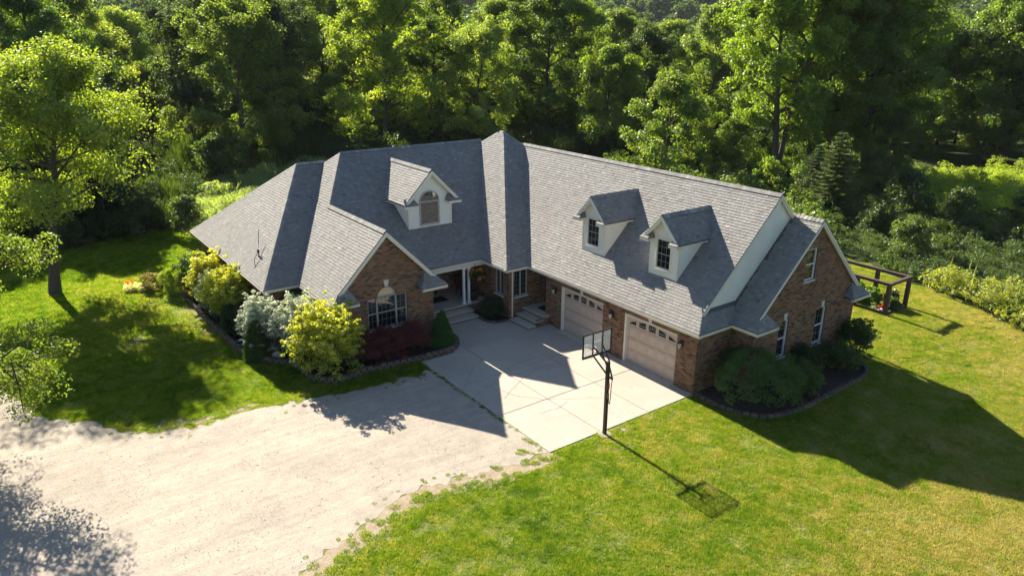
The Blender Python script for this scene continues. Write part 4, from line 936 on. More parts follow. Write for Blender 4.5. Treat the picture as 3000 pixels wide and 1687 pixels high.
# edging blocks round the beds
blk = MB(); bl, bd_, bh = .27, .16, .13
blk.add([(-bl / 2, -bd_ / 2, 0), (bl / 2, -bd_ / 2, 0), (bl / 2 - .02, bd_ / 2, 0), (-bl / 2 + .02, bd_ / 2, 0), (-bl / 2 + .015, -bd_ / 2 + .02, bh), (bl / 2 - .015, -bd_ / 2 + .02, bh), (bl / 2 - .03, bd_ / 2 - .01, bh), (-bl / 2 + .03, bd_ / 2 - .01, bh)], [(0, 3, 2, 1), (4, 5, 6, 7), (0, 1, 5, 4), (1, 2, 6, 5), (2, 3, 7, 6), (3, 0, 4, 7)])
M['block'] = rnd_mat('edging_block', [(0, (.075, .055, .045)), (.5, (.125, .092, .074)), (1, (.19, .145, .115))], .95, 25, .3, 'obj')
blk_me = blk.mesh('edging_block', 'block')
def edging(path, label, courses=1, name='garden_edging'):
    t = empty(name, (path[0][0], path[0][1], gz(*path[0])), label, 'garden edging'); r = random.Random(len(path))
    pts = [Vector(p) for p in path]; carry = 0
    for cidx in range(courses):
        s = .14 if cidx else 0; acc = 0
        for a, b in zip(pts[:-1], pts[1:]):
            L = (b - a).length; d = (b - a) / L
            while s < L:
                p = a + d * s; o = bpy.data.objects.new('edging_block', blk_me); put(o, t)
                o.matrix_basis = Matrix.Translation((p.x, p.y, gz(p.x, p.y) + cidx * .125 - .01)) @ Matrix.Rotation(math.atan2(d.y, d.x) + r.gauss(0, .04), 4, 'Z') @ Matrix.Diagonal((1, r.uniform(.9, 1.1), r.uniform(.92, 1.08), 1)); s += .285
            s -= L
    return t
def smooth_path(p, k=4):
    P = [np.array(q, float) for q in p]; P = [2 * P[0] - P[1]] + P + [2 * P[-1] - P[-2]]; out = []
    for i in range(1, len(P) - 2):
        for j in range(k):
            t = j / k; out.append(tuple(.5 * ((2 * P[i]) + (-P[i - 1] + P[i + 1]) * t + (2 * P[i - 1] - 5 * P[i] + 4 * P[i + 1] - P[i + 2]) * t * t + (-P[i - 1] + 3 * P[i] - 3 * P[i + 1] + P[i + 2]) * t ** 3)))
    out.append(tuple(P[-2])); return out
K1 = smooth_path([(-10.5, -4.75), (-9.7, -4.55), (-9.15, -4.62), (-8.7, -4.9), (-8.42, -5.45), (-8.46, -6.68), (-8.56, -7.89), (-8.68, -9.28), (-8.5, -10.4), (-9.1, -11.05), (-10.1, -11.22), (-10.8, -11.26), (-11.6, -11.72), (-12.28, -12.33), (-13.03, -12.62), (-14.28, -12.7), (-16.14, -12.75), (-18.4, -12.86), (-22.2, -12.85), (-24.4, -12.7)])
K2 = smooth_path([(.12, .12), (.85, .0), (1.85, .14), (2.7, .65), (3.03, 1.37), (3.17, 2.62), (3.12, 4.28), (3.06, 6.07), (3.0, 7.1), (2.5, 7.85), (1.4, 8.2)])
K3 = smooth_path([(-11.1, -2.1), (-10.75, -2.25), (-10.35, -2.2), (-9.98, -1.98), (-9.9, -1.4)])
edging(K1, 'long kerb of brown blocks round the front and left shrub bed', 2); edging(K2, 'curved kerb of dark blocks round the bed at the gable end', 1); edging(K3, 'short curved kerb of blocks between porch steps and side steps', 1)
flat_poly('mulch_bed', K1 + [(-25, -12.4), (-25, -11.05), (-13.6, -11.05), (-13.6, -9.5), (-10.1, -9.5), (-10.1, -5.0)], .03, 'mulch', step=.5)
flat_poly('mulch_bed', K2 + [(1.1, 8.2), (1.1, 1.9), (.15, 1.9)], .035, 'mulch', step=.5)
flat_poly('mulch_bed', K3 + [(-10.0, -1.1), (-11.9, -1.1), (-11.9, -2.15)], .05, 'mulch', step=.5)
# doormats, barrel, hose, rock
tag(MB().box((-13.55, -3.75, .472), (-12.85, -2.75, .487)).build('doormat', 'rubber', bevel=.004), 'dark doormat on the porch before the front door', 'doormat')
tag(MB().box((-9.55, .12, .472), (-8.80, .66, .487)).build('doormat', 'rubber', bevel=.004), 'dark doormat on the landing of the side steps', 'doormat')
br = empty('barrel_planter', (-12.25, -1.70, .47), 'dark ribbed barrel planter beside the porch columns', 'planter')
MB().lathe([(.17, 0), (.21, .10), (.225, .22), (.21, .34), (.18, .44), (.15, .44), (.15, .40)], (-12.25, -1.70, .472), 20).build('barrel', 'dark_door', br, smooth=True)
for zz, rr in ((.07, .203), (.20, .2275), (.33, .215)): MB().lathe([(rr, zz), (rr + .006, zz + .003), (rr + .006, zz + .03), (rr, zz + .033)], (-12.25, -1.70, .472), 20).build('hoop', 'black', br)
ps = empty('porch_chair', (-13.2, -1.75, .47), 'dark chair in the shade at the back of the porch', 'chair')
MB().box((-13.45, -2.0, .86), (-12.95, -1.5, .91)).build('seat', 'dark_door', ps); MB().box((-13.47, -2.0, .93), (-13.41, -1.5, 1.45)).build('backrest', 'dark_door', ps)
for a in (-13.43, -12.98):
    for b_ in (-1.97, -1.53): MB().box((a - .02, b_ - .02, .472), (a + .02, b_ + .02, .858)).build('leg', 'dark_door', ps)
hs = MB(); rr_ = random.Random(3); pts = []
for i in range(5 * 24): a = 2 * math.pi * i / 24; R_ = .36 - .012 * (i / 24) + .01 * math.sin(i * .7); pts.append((-14.25 + R_ * math.cos(a), -12.35 + R_ * .9 * math.sin(a), .07 + .022 * (i / 24) + .01 * math.sin(i * .31)))
hs.tube(pts, .016, 6); tag(hs.build('garden_hose', 'hose', smooth=True), 'coiled teal garden hose in the bed by the lawn edge', 'hose')
def rock(loc, s, seed, label):
    bm = bmesh.new(); bmesh.ops.create_icosphere(bm, subdivisions=3, radius=1); r = np.random.default_rng(seed); ph = r.uniform(0, 6, 9)
    for v in bm.verts:
        c = v.co; k = 1 + .16 * math.sin(c.x * 3 + ph[0]) + .13 * math.sin(c.y * 4 + ph[1]) + .10 * math.sin(c.z * 5 + ph[2]) + .05 * math.sin(c.x * 9 + c.y * 7 + ph[3]); v.co = Vector((c.x * s[0], c.y * s[1], c.z * s[2])) * k
    me = bpy.data.meshes.new('rock'); bm.to_mesh(me); bm.free(); me.materials.append(M['rock']); o = bpy.data.objects.new('garden_rock', me); put(o); o.location = loc; tag(o, label, 'rock')
rock((-12.05, -11.55, .12), (.28, .2, .2), 1, 'pale boulder in the mulch under the variegated shrubs'); rock((-11.2, -11.15, .10), (.16, .12, .1), 2, 'small tan stone in the mulch left of the golden shrub')
rock((-24.9, -12.6, .12), (.2, .3, .16), 5, 'grey stone at the far end of the left bed')
# thin wire lying across the lawn
wr = [(2.2, -3.2), (3.3, -3.35), (4.4, -3.3), (5.4, -3.25), (6.2, -3.3), (6.9, -3.6), (7.4, -3.65)]; wr = smooth_path(wr, 5)
tag(MB().tube([(x, y, gz(x, y) + .055) for x, y in wr], .0035, 4).build('lawn_wire', 'crack'), 'thin straw-coloured wire lying across the right lawn', 'wire')

# ================================================================== PLANTS
def quads_mesh(name, V, rnd, m, tri=False):
    """many loose leaves: V (n,4,3)"""
    n = V.shape[0]; k = V.shape[1]; me = bpy.data.meshes.new(name)
    me.vertices.add(n * k); me.vertices.foreach_set('co', V.reshape(-1).astype(np.float32))
    me.loops.add(n * k); me.loops.foreach_set('vertex_index', np.arange(n * k, dtype=np.int32))
    me.polygons.add(n); me.polygons.foreach_set('loop_start', np.arange(0, n * k, k, dtype=np.int32)); me.polygons.foreach_set('loop_total', np.full(n, k, np.int32))
    me.attributes.new('rnd', 'FLOAT', 'POINT').data.foreach_set('value', np.repeat(rnd, k).astype(np.float32))
    me.materials.append(M[m]); me.update(calc_edges=True); return me
def unit(v): return v / np.maximum(np.linalg.norm(v, axis=-1, keepdims=True), 1e-6)
def leaves_at(C, nrm, size, r, aspect=.6, droop=0.):
    """diamond leaves centred at C with normals nrm"""
    n = len(C); a = unit(np.cross(nrm, r.normal(size=(n, 3)))); b = np.cross(nrm, a); s = (size * r.uniform(.6, 1.3, n))[:, None]
    if droop: a = unit(a + np.array([0, 0, -droop])); b = unit(np.cross(nrm, a))
    return np.stack([C - a * s * .5, C + b * s * .5 * aspect, C + a * s * .5, C - b * s * .5 * aspect], 1)
def clumps(centers, radii, per, size, r, up=.5, out=.6, ctr=None, flat=.75, aspect=.6, droop=0.):
    """leaf clumps: shells of leaves round each centre, denser on the upper side"""
    n = len(centers); k = r.poisson(per, n); idx = np.repeat(np.arange(n), k); m_ = len(idx)
    d = unit(r.normal(size=(m_, 3)) + np.array([0, 0, .35])); rad = radii[idx] * r.uniform(.35, 1., m_) ** .6
    C = centers[idx] + d * rad[:, None] * np.array([1, 1, flat])
    o = d if ctr is None else unit(d * .6 + unit(C - ctr) * .6)
    nrm = unit(r.normal(size=(m_, 3)) * .75 + o * out + np.array([0, 0, up]))
    rn = np.clip(r.normal(.45, .2, m_) + (r.normal(0, .12, n))[idx], 0, 1)
    return leaves_at(C, nrm, size, r, aspect, droop), rn
def tree_proto(seed, H, R, cb, nl=16, per=62, size=.24, cr=(.55, 1.05), shape=1., trunk_r=None, fork=1, sub=7, lean=(0, 0), low=.0, top=.0):
    """broadleaf tree: trunk, limbs, side branches, leaf clumps along them. cb = height where the crown begins"""
    r = np.random.default_rng(seed); wood = MB(); tr = trunk_r or H * .017; cen = []; rad = []
    for fk in range(fk_n := fork):
        off = np.array([r.normal(0, .25), r.normal(0, .25), 0]) * (fork > 1); ang = 2 * math.pi * fk / fork + r.uniform(0, 1); sp = (.10 * R if fork == 1 else R * .42)
        top_ = np.array([math.cos(ang) * sp + lean[0], math.sin(ang) * sp + lean[1], H * (.93 - .1 * r.random() * (fk > 0))])
        ts = np.linspace(0, 1, 9); T = np.array([off * (1 - t) + np.array([top_[0] * t ** 1.3, top_[1] * t ** 1.3, top_[2] * t]) + r.normal(0, .06 + .05 * t, 3) * (t > .05) * np.array([1, 1, 0]) for t in ts])
        wood.tube([tuple(p) for p in T], [tr * (1 - .86 * t) * (1.25 if t == 0 else 1) / (fork ** .35) for t in ts], 7, rnd=float(r.random()))
        base_t = max(.12, cb / H * .8)
        for i in range(nl):
            t = base_t + (1 - base_t) * (i + r.random() * .8) / nl; p0 = np.array([np.interp(t, ts, T[:, j]) for j in range(3)]); hz = p0[2] / H
            u = (p0[2] - cb * .75) / (H - cb * .75); prof = max(.12, math.sin(math.pi * min(1, max(0, .12 + .88 * max(u, 0)) ** (.75 * shape)))) ** .75
            L = R * (prof * r.uniform(.72, 1.08) + low * (u < .25)) / (1 if fork == 1 else 1.25); a = i * 2.4 + r.uniform(-.4, .4) + fk; el = r.uniform(.05, .5) + .5 * hz
            d = np.array([math.cos(a) * math.cos(el), math.sin(a) * math.cos(el), math.sin(el)])
            n_ = 6; Lp = [p0]
            for j in range(1, n_): d = unit(d + r.normal(0, .13, 3) + np.array([0, 0, .06 if u > .3 else -.05])); Lp.append(Lp[-1] + d * L / (n_ - 1))
            Lp = np.array(Lp); wood.tube([tuple(q) for q in Lp], [tr * .38 * (1 - .5 * t) * (1 - .85 * j / (n_ - 1)) + .012 for j in range(n_)], 5, False, rnd=float(r.random()))
            for sb in range(sub):
                tt = r.uniform(.35, 1.); q = np.array([np.interp(tt * (n_ - 1), range(n_), Lp[:, j]) for j in range(3)]); dd = unit(d * .6 + r.normal(0, .75, 3) + np.array([0, 0, .2])); l_ = L * r.uniform(.12, .36) + .25
                e = q + dd * l_; wood.tube([tuple(q), tuple((q + e) / 2 + r.normal(0, .04, 3)), tuple(e)], [.03, .02, .01], 4, False, rnd=.5)
                cen += [e, (q + e) / 2 + r.normal(0, .2, 3)]; rad += [r.uniform(*cr), r.uniform(*cr) * .8]
            cen.append(Lp[-1]); rad.append(r.uniform(*cr))
        cen.append(T[-1]); rad.append(cr[1])
    cen = np.array(cen); rad = np.array(rad); cen[:, 2] = np.maximum(cen[:, 2], .6)
    V, rn = clumps(cen, rad, per, size, r, ctr=np.array([lean[0] * .5, lean[1] * .5, (cb + H) / 2]))
    return wood.mesh('trunk', 'bark', True), quads_mesh('crown', V, rn, 'leaf')
def conifer_proto(seed, H, R, size=.34, whorls=22, per=9, fill=1.0):
    r = np.random.default_rng(seed); wood = MB(); wood.tube([(0, 0, 0), (0, 0, H * .5), (0, 0, H)], [H * .018, H * .011, .01], 7, rnd=.4); Vs = []; Rn = []
    for i in range(whorls):
        t = (i + .5) / whorls; z = H * (.05 + .93 * t); Lm = R * (1 - t) ** .85 + .12
        for k in range(per):
            a = 2 * math.pi * (k + r.random() * .7) / per + i; L = Lm * r.uniform(.75, 1.1); d = np.array([math.cos(a), math.sin(a), .0]); ns = max(3, int(L / size * 5 * fill)); s = np.linspace(.12, 1, ns)
            sag = -.28 * L * s + .30 * L * s ** 2.6; P = np.array([0, 0, z]) + d * (s * L)[:, None] + np.stack([0 * s, 0 * s, sag], 1)
            wood.tube([tuple(P[0]), tuple(P[-1])], [.025, .008], 3, False, rnd=.3)
            for sd_ in (-1, 1):
                side = np.array([-d[1], d[0], 0]) * sd_; C = P + (side * .5 + d * .25)[None] * (size * (1.15 - .6 * s))[:, None] + r.normal(0, .03, P.shape)
                nrm = unit(np.array([0, 0, 1.]) + r.normal(0, .35, P.shape) + d * .2); ax_ = unit(side * .75 + d * .65 + np.array([0, 0, -.12]) + r.normal(0, .15, P.shape)); b = unit(np.cross(nrm, ax_)); ss = (size * (1.25 - .5 * s))[:, None]
                Vs.append(np.stack([C - ax_ * ss * .5, C + b * ss * .17, C + ax_ * ss * .55, C - b * ss * .17], 1)); Rn.append(np.clip(r.normal(.45, .2, len(C)) + .25 * (s > .8), 0, 1))
    return wood.mesh('trunk', 'bark', True), quads_mesh('crown', np.concatenate(Vs), np.concatenate(Rn), 'needle')
def spray_mesh(seed, R, H, n, per, size, m='leaf', cr=.12, aspect=.5, up=.6, z0=.0):
    """shrub of many arching stems, each carrying tufts of leaves towards its tip: ragged outline, gaps between sprays"""
    r = np.random.default_rng(seed); rx, ry = (R, R) if isinstance(R, (int, float)) else R; cen = []; rad = []
    for i in range(n):
        a = r.uniform(0, 2 * math.pi); q = r.random(); el = math.asin(q * .98) if q > .12 else r.uniform(-.25, .15); L = r.uniform(.68, 1.0) if r.random() < .8 else r.uniform(.95, 1.14)
        lump = 1 + .13 * math.sin(a * 3 + seed) + .1 * math.sin(a * 5 + el * 4 + seed * 2)
        tip = np.array([math.cos(a) * math.cos(el) * rx * L * lump, math.sin(a) * math.cos(el) * ry * L * lump, H * (.42 + .58 * math.sin(el) * L) if el > 0 else H * (.42 + .40 * math.sin(el * 3.2))])
        base = np.array([tip[0] * .25, tip[1] * .25, tip[2] * .35]); k = int(r.integers(3, 6))
        for j in range(k):
            t = 1 - .14 * j + r.normal(0, .02); p = base + (tip - base) * t; p[2] += .10 * H * (t - t * t); cen.append(p + r.normal(0, cr * .35, 3)); rad.append(cr * (.55 + .55 * (1 - t) * 2) * r.uniform(.8, 1.25))
    cen = np.array(cen); cen[:, 2] = np.maximum(cen[:, 2] , .08 + z0); V, rn = clumps(cen, np.array(rad), per, size, r, up=up, out=.5, ctr=np.array([0, 0, H * .35]), aspect=aspect, flat=.6); V[..., 2] = np.maximum(V[..., 2], .02)
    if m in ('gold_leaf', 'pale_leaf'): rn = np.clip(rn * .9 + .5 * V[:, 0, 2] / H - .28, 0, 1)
    return quads_mesh('foliage', V, rn, m), r
def shrub_mesh(seed, R, H, n, per, size, shape='round', up=.5, cr=.16, aspect=.6, droop=0., m='leaf', base=.1):
    """n leaf clumps over a shrub's outer form; R may be (rx, ry)"""
    r = np.random.default_rng(seed); rx, ry = (R, R) if isinstance(R, (int, float)) else R
    a = r.uniform(0, 2 * math.pi, n); q = r.random(n)
    if shape == 'cone': z = H * (1 - np.sqrt(q)) * .98; rr = (1 - z / H) ** .8
    elif shape == 'dome': z = H * (.25 + .75 * q); rr = np.sqrt(np.maximum(0, 1 - ((z - .25 * H) / (.78 * H)) ** 2))
    else: z = H * (base + (1 - base) * q); rr = np.sqrt(np.maximum(.05, 1 - ((z - .52 * H) / (.53 * H)) ** 2))
    lump = 1 + .16 * np.sin(a * 3 + seed) + .12 * np.sin(a * 5 + z * 3 + seed * 2) + .08 * np.sin(z * 7 + a * 2); k = r.uniform(.62, 1.0, n) ** .5 * lump
    if shape == 'cone': k = r.uniform(.85, 1, n)
    C = np.stack([np.cos(a) * rr * rx * k, np.sin(a) * rr * ry * k, z], 1)
    rad = np.full(n, cr) * r.uniform(.7, 1.4, n)
    V, rn = clumps(C, rad, per, size, r, up=up, ctr=np.array([0, 0, H * .4]), aspect=aspect, droop=droop)
    V[..., 2] = np.maximum(V[..., 2], .02)
    return quads_mesh('foliage', V, rn, m), r
def shrub(name, loc, mesh, color, label, cat='shrub', group=None, stems=5, H=1., R=.4, rz=0., stem_m='bark'):
    z0 = gz(loc[0], loc[1]); t = empty(name, (loc[0], loc[1], z0), label, cat, group, rz)
    o = bpy.data.objects.new('foliage', mesh); COL.objects.link(o); o.parent = t; o.color = (*color, 1)
    if stems:
        r = random.Random(int(abs(loc[0] * 100))); mb = MB()
        for i in range(stems): a = 2 * math.pi * i / stems + r.random(); mb.tube([(0, 0, -.05), (R * .35 * math.cos(a), R * .35 * math.sin(a), H * .4), (R * .7 * math.cos(a), R * .7 * math.sin(a), H * .72)], [.022, .016, .007], 5, rnd=.5)
        st = bpy.data.objects.new('stem', mb.mesh('stem', 'bark', True)); COL.objects.link(st); st.parent = t
    return t
GOLD, VARI, DARKG = (.45, .46, .035), (.56, .60, .50), (.028, .060, .018)
def core(t, R, H, col, seed, n=None):
    """denser inner leaves of the same shrub, a darker shade of leaf"""
    pass
# -- front bed
sm_, _ = spray_mesh(1, (1.5, 1.45), 3.05, 310, 28, .10, 'gold_leaf', .20); shrub('golden_shrub', (-9.45, -10.35), sm_, GOLD, 'large golden-leaved shrub bulging over the kerb before the left gable', H=3, R=1.2)
sm_, _ = spray_mesh(2, (1.3, 1.15), 2.9, 300, 28, .095, 'pale_leaf', .18); shrub('variegated_shrub', (-11.2, -10.8), sm_, VARI, 'white-variegated shrub directly behind the large golden one', H=2.9, R=1.)
sm_, _ = spray_mesh(3, (.85, .85), 2.65, 180, 28, .095, 'pale_leaf', .17); shrub('variegated_shrub', (-12.95, -11.85), sm_, VARI, 'white-variegated shrub rising above the dark clipped arborvitae', H=2.7, R=.6)
sm_, _ = shrub_mesh(4, .6, 1.8, 700, 36, .075, 'cone', cr=.10, m='needle'); shrub('arborvitae', (-12.55, -12.2), sm_, (.055, .10, .02), 'dark green conical arborvitae at the bend of the left kerb', 'evergreen', H=2, R=.3, stems=1)
sm_, _ = shrub_mesh(5, (.9, .6), 2.3, 200, 40, .11, cr=.2); shrub('evergreen_shrub', (-12.75, -10.3), sm_, (.03, .075, .03), 'dark green shrub against the brick behind the variegated shrubs', H=2.2, R=.6)
BUR = (.14, .036, .044); bm1, _ = spray_mesh(6, (.82, .9), 1.42, 150, 24, .075, 'leaf', .14)
for k, (p, lb) in enumerate((((-9.35, -9.1), 'burgundy barberry touching the golden shrub'), ((-9.30, -7.95), 'burgundy barberry in the middle of the row under the arched window'), ((-9.35, -6.75), 'burgundy barberry at the end of the row nearest the conical spruce'))): shrub('barberry', p, bm1, BUR, lb, 'shrub', 'burgundy barberries under the gable window', H=1.2, R=.7, rz=k * 2.1)
sm_, _ = shrub_mesh(7, .62, 1.72, 900, 34, .06, 'cone', cr=.07, m='needle'); shrub('dwarf_spruce', (-9.2, -5.35), sm_, (.05, .125, .024), 'small conical dwarf spruce at the corner by the porch steps', 'evergreen', H=1.6, R=.2, stems=1)
sm_, _ = shrub_mesh(8, (.55, .5), .95, 150, 36, .08, cr=.13); shrub('entry_shrub', (-10.62, -1.68), sm_, (.03, .06, .02), 'low dark shrub below the turret windows', H=.8, R=.4)
# -- left bed
g2, _ = spray_mesh(9, (1.35, 1.25), 2.9, 300, 28, .105, 'gold_leaf', .19)
shrub('golden_shrub', (-16.9, -12.0), g2, GOLD, 'golden shrub under the left eave, the middle one of three', H=2.6, R=1.)
g3, _ = spray_mesh(10, (1.2, 1.1), 2.8, 240, 28, .105, 'gold_leaf', .19); shrub('golden_shrub', (-20.1, -12.05), g3, (.47, .46, .035), 'golden shrub under the left eave, farthest from the drive', H=2.4, R=.9)
sm_, _ = spray_mesh(11, (.95, .85), 2.2, 190, 28, .095, 'pale_leaf', .17); shrub('variegated_shrub', (-18.5, -12.25), sm_, VARI, 'small white-variegated shrub between two golden shrubs at the left wall', H=1.8, R=.6)
sm_, _ = shrub_mesh(12, (.9, .75), 1.5, 300, 42, .085, cr=.16); shrub('yew_shrub', (-15.6, -11.95), sm_, (.028, .055, .016), 'dark rounded yew at the foot of the nearest left golden shrub', 'evergreen', H=1.6, R=.7)
sm_, _ = spray_mesh(13, (1.7, 1.1), 2.0, 190, 24, .11, 'leaf', .2); shrub('flowering_vine_bush', (-22.9, -11.9), sm_, (.05, .10, .035), 'broad dark green bush at the far left corner of the house', H=1.8, R=1.2)
sm_, _ = shrub_mesh(14, (.62, .62), 1.35, 190, 44, .15, cr=.16, aspect=.14, up=.0, droop=-1.4); shrub('feathery_bush', (-22.9, -13.05), sm_, (.14, .20, .05), 'feathery light green bush between the two white flower clumps', H=1.1, R=.4)
sm_, _ = shrub_mesh(15, (.8, .6), .75, 130, 36, .08, cr=.13); shrub('low_bush', (-24.4, -13.9), sm_, (.17, .15, .055), 'low tawny bush behind the longer row of white flowers', H=.6, R=.5)
sm_, _ = shrub_mesh(16, (.6, .5), 1.2, 120, 36, .08, cr=.14); shrub('rust_leaved_bush', (-21.4, -12.45), sm_, (.12, .05, .025), 'rust-leaved bush between the feathery bush and golden shrub', H=1., R=.4)
fl, _ = shrub_mesh(17, (.30, .26), .42, 40, 26, .075, cr=.08, m='petal')
for k, p in enumerate(((-24.75, -15.0), (-24.6, -14.62), (-24.4, -14.3), (-24.25, -13.95), (-23.55, -13.2), (-23.4, -12.98))):
    shrub('white_flowers', p, fl, (.72, .70, .68), 'clump of white flowers in the row at the left lawn' if k < 4 else 'clump of white flowers right of the feathery bush', 'flowers', 'row of white flowers' if k < 4 else 'pair of white flower clumps', stems=3, H=.3, R=.15, rz=k)
fo, _ = shrub_mesh(18, (.22, .2), .5, 22, 22, .08, cr=.08, m='petal')
shrub('orange_flowers', (-25.05, -14.9), fo, (.62, .16, .03), 'orange flowers at the tip of the white flower row', 'flowers', stems=3, H=.3, R=.15); shrub('orange_flowers', (-23.75, -12.95), fo, (.60, .14, .03), 'orange flowers above the short white clump', 'flowers', stems=3, H=.3, R=.15)
# -- bed at the gable end: weeping laceleaf maple and shrubs
tm, _ = shrub_mesh(19, (1.6, 1.4), 1.75, 330, 44, .12, 'dome', cr=.19, aspect=.3, droop=.9, up=.6)
t = empty('weeping_maple', (1.73, 1.2, gz(1.7, 1.2)), 'green weeping maple with a pale trunk at the garage corner', 'tree')
o = bpy.data.objects.new('crown', tm); COL.objects.link(o); o.parent = t; o.location = (.05, .25, .12); o.color = (.065, .13, .03, 1)
mb = MB(); mb.tube([(0, 0, -.05), (.03, .05, .5), (-.05, .12, .95), (.0, .2, 1.35)], [.06, .05, .045, .03], 8, rnd=.9)
for a in (0, 1.3, 2.5, 3.8, 5.1): mb.tube([(-.02, .15, 1.0), (.6 * math.cos(a), .2 + .6 * math.sin(a), 1.5), (1.2 * math.cos(a), .2 + 1.1 * math.sin(a), 1.3)], [.03, .022, .01], 5, rnd=.8)
o = bpy.data.objects.new('trunk', mb.mesh('trunk', 'bark', True)); COL.objects.link(o); o.parent = t
sm_, _ = spray_mesh(20, (.95, .9), 1.4, 130, 24, .09, 'leaf', .16); shrub('spirea', (2.25, 3.35), sm_, (.085, .14, .03), 'rounded green shrub beside the weeping maple', H=1.3, R=.6)
sm_, _ = spray_mesh(21, (.7, .65), 1.4, 90, 24, .09, 'leaf', .15); shrub('dark_shrub', (1.75, 4.75), sm_, (.045, .08, .025), 'dark shrub against the brick between the two end windows', H=1.3, R=.5)
sm_, _ = spray_mesh(22, (.85, .8), 1.25, 110, 24, .09, 'leaf', .15); shrub('viburnum', (2.2, 6.55), sm_, (.07, .12, .028), 'green shrub at the far end of the gable bed', H=1.2, R=.6)
sm_, _ = spray_mesh(23, (.8, .75), 1.8, 90, 24, .10, 'leaf', .17); shrub('lilac', (1.9, 8.1), sm_, (.055, .105, .025), 'taller sunlit shrub at the rear brick corner', H=1.7, R=.6)
# hanging basket
hb = empty('hanging_basket', (-11.75, -1.87, 1.6), 'hanging basket of orange and yellow flowers under the porch eave', 'hanging basket')
sm_, _ = shrub_mesh(24, (.30, .30), .55, 60, 26, .07, cr=.11); o = bpy.data.objects.new('foliage', sm_); COL.objects.link(o); o.parent = hb; o.location = (0, 0, .05); o.color = (.06, .08, .015, 1)
sm_, _ = shrub_mesh(25, (.34, .34), .58, 34, 12, .075, cr=.09, m='petal'); o = bpy.data.objects.new('flowers', sm_); COL.objects.link(o); o.parent = hb; o.location = (0, 0, .05); o.color = (.72, .30, .03, 1)
MB().lathe([(.08, -.05), (.17, .03), (.20, .12), (.17, .12)], (-11.75, -1.87, 1.6), 14).build('basket', 'dark_door', hb)
for a in (0, 2.1, 4.2): MB().tube([(-11.75 + .19 * math.cos(a), -1.87 + .19 * math.sin(a), 1.72), (-11.86, -1.87, 2.46)], .006, 4).build('chain', 'black', hb)
# planting in the vegetable enclosure
for k, (p, R_, H_, c, lb) in enumerate((((-1.2, 14.95), (.4, .32), .8, (.12, .20, .03), 'bright squash plant in the vegetable enclosure'), ((-2.2, 14.9), (.6, .45), .9, (.09, .16, .03), 'leafy vegetables at the hidden end of the enclosure'), ((-.4, 15.35), (.28, .28), .8, (.075, .11, .04), 'grey-green bush inside the enclosure corner'), ((-.15, 14.95), (.22, .22), .6, (.07, .11, .035), 'bush spilling out past the enclosure corner post'))):
    sm_, _ = shrub_mesh(30 + k, R_, H_, 90, 32, .12, cr=.15); shrub('vegetable_plant', p, sm_, c, lb, 'plant', H=H_, R=.3)
for k, (x, y, m_, c, lb) in enumerate(((-.62, 14.22, 'white_pot', (.14, .19, .05), 'white pot of foliage inside the enclosure'), (-.28, 14.2, 'white_pot', (.4, .05, .03), 'white pot with red flowers inside the enclosure'))):
    t = pot(x, y, g0 + .03, m_, .10, .18, lb); sm_, _ = shrub_mesh(36 + k, .13, .26, 16, 16, .045, cr=.05, m='petal' if k else 'leaf'); o = bpy.data.objects.new('plant', sm_); COL.objects.link(o); o.parent = t; o.location = (0, 0, .13); o.color = (*c, 1)
tb = empty('planter_box', (-1.7, 15.2, g0), 'terracotta planter box inside the enclosure', 'planter'); MB().box((-2.1, 15.05, g0 + .03), (-1.0, 15.35, g0 + .33)).build('box', 'terracotta', tb, bevel=.01); MB().box((-2.14, 15.01, g0 + .332), (-.96, 15.39, g0 + .37)).build('rim', 'terracotta', tb, bevel=.01)

# ================================================================== TREES
def place(name, pr, loc, color, label, s=1., rz=0., group=None, cat='tree', sxy=None):
    t = empty(name, (loc[0], loc[1], gz(*loc)), label, cat, group); t.rotation_euler = (0, 0, rz); t.scale = ((sxy or s), (sxy or s), s)
    for me, nm in zip(pr, ('trunk', 'crown')):
        o = bpy.data.objects.new(nm, me); COL.objects.link(o); o.parent = t
        if nm == 'crown': o.color = (*color, 1)
    return t
YG, MG, DG, BG, LG = (.19, .25, .040), (.14, .195, .042), (.070, .110, .036), (.04, .07, .03), (.175, .23, .06)
PA_ = tree_proto(101, 11.2, 4.7, 4.6, nl=28, per=125, size=.15, cr=(.55, 1.0), sub=9, trunk_r=.27, lean=(-4.2, 2.0), low=.1, shape=.95)
place('maple_tree', PA_, (-26.6, -18.2), (.17, .225, .035), 'tall sunlit maple on the left lawn with a leaning bare trunk')
PB_ = tree_proto(102, 9.5, 4.0, 2.2, nl=24, per=230, size=.09, cr=(.4, .7), sub=9, low=.2)
place('ash_tree', PB_, (-11.0, -23.0), (.12, .17, .03), 'tree whose branches reach in at the left edge over the drive', rz=1.2)
place('ash_tree', PB_, (-18.6, -24.6), (.12, .17, .03), 'tree out at the left whose shade falls on the lower left gravel', 1.1, 2.9)
PR = [tree_proto(110, 15, 6.5, 2.6, nl=20, per=140, size=.235, cr=(.6, 1.15), sub=8), tree_proto(111, 17, 6.0, 3.0, nl=22, per=135, size=.235, cr=(.6, 1.1), sub=8, shape=.85), tree_proto(112, 14, 4.6, 2.0, nl=19, per=130, size=.225, cr=(.55, 1.0), sub=7, shape=.9),
      tree_proto(113, 16, 7.5, 4.0, nl=20, per=145, size=.24, cr=(.65, 1.2), sub=9, shape=1.15), tree_proto(114, 10, 3.4, 1.0, nl=18, per=110, size=.20, cr=(.45, .8), sub=6, low=.2), tree_proto(115, 8.5, 3.8, .8, nl=16, per=110, size=.20, cr=(.45, .85), sub=6, low=.3)]
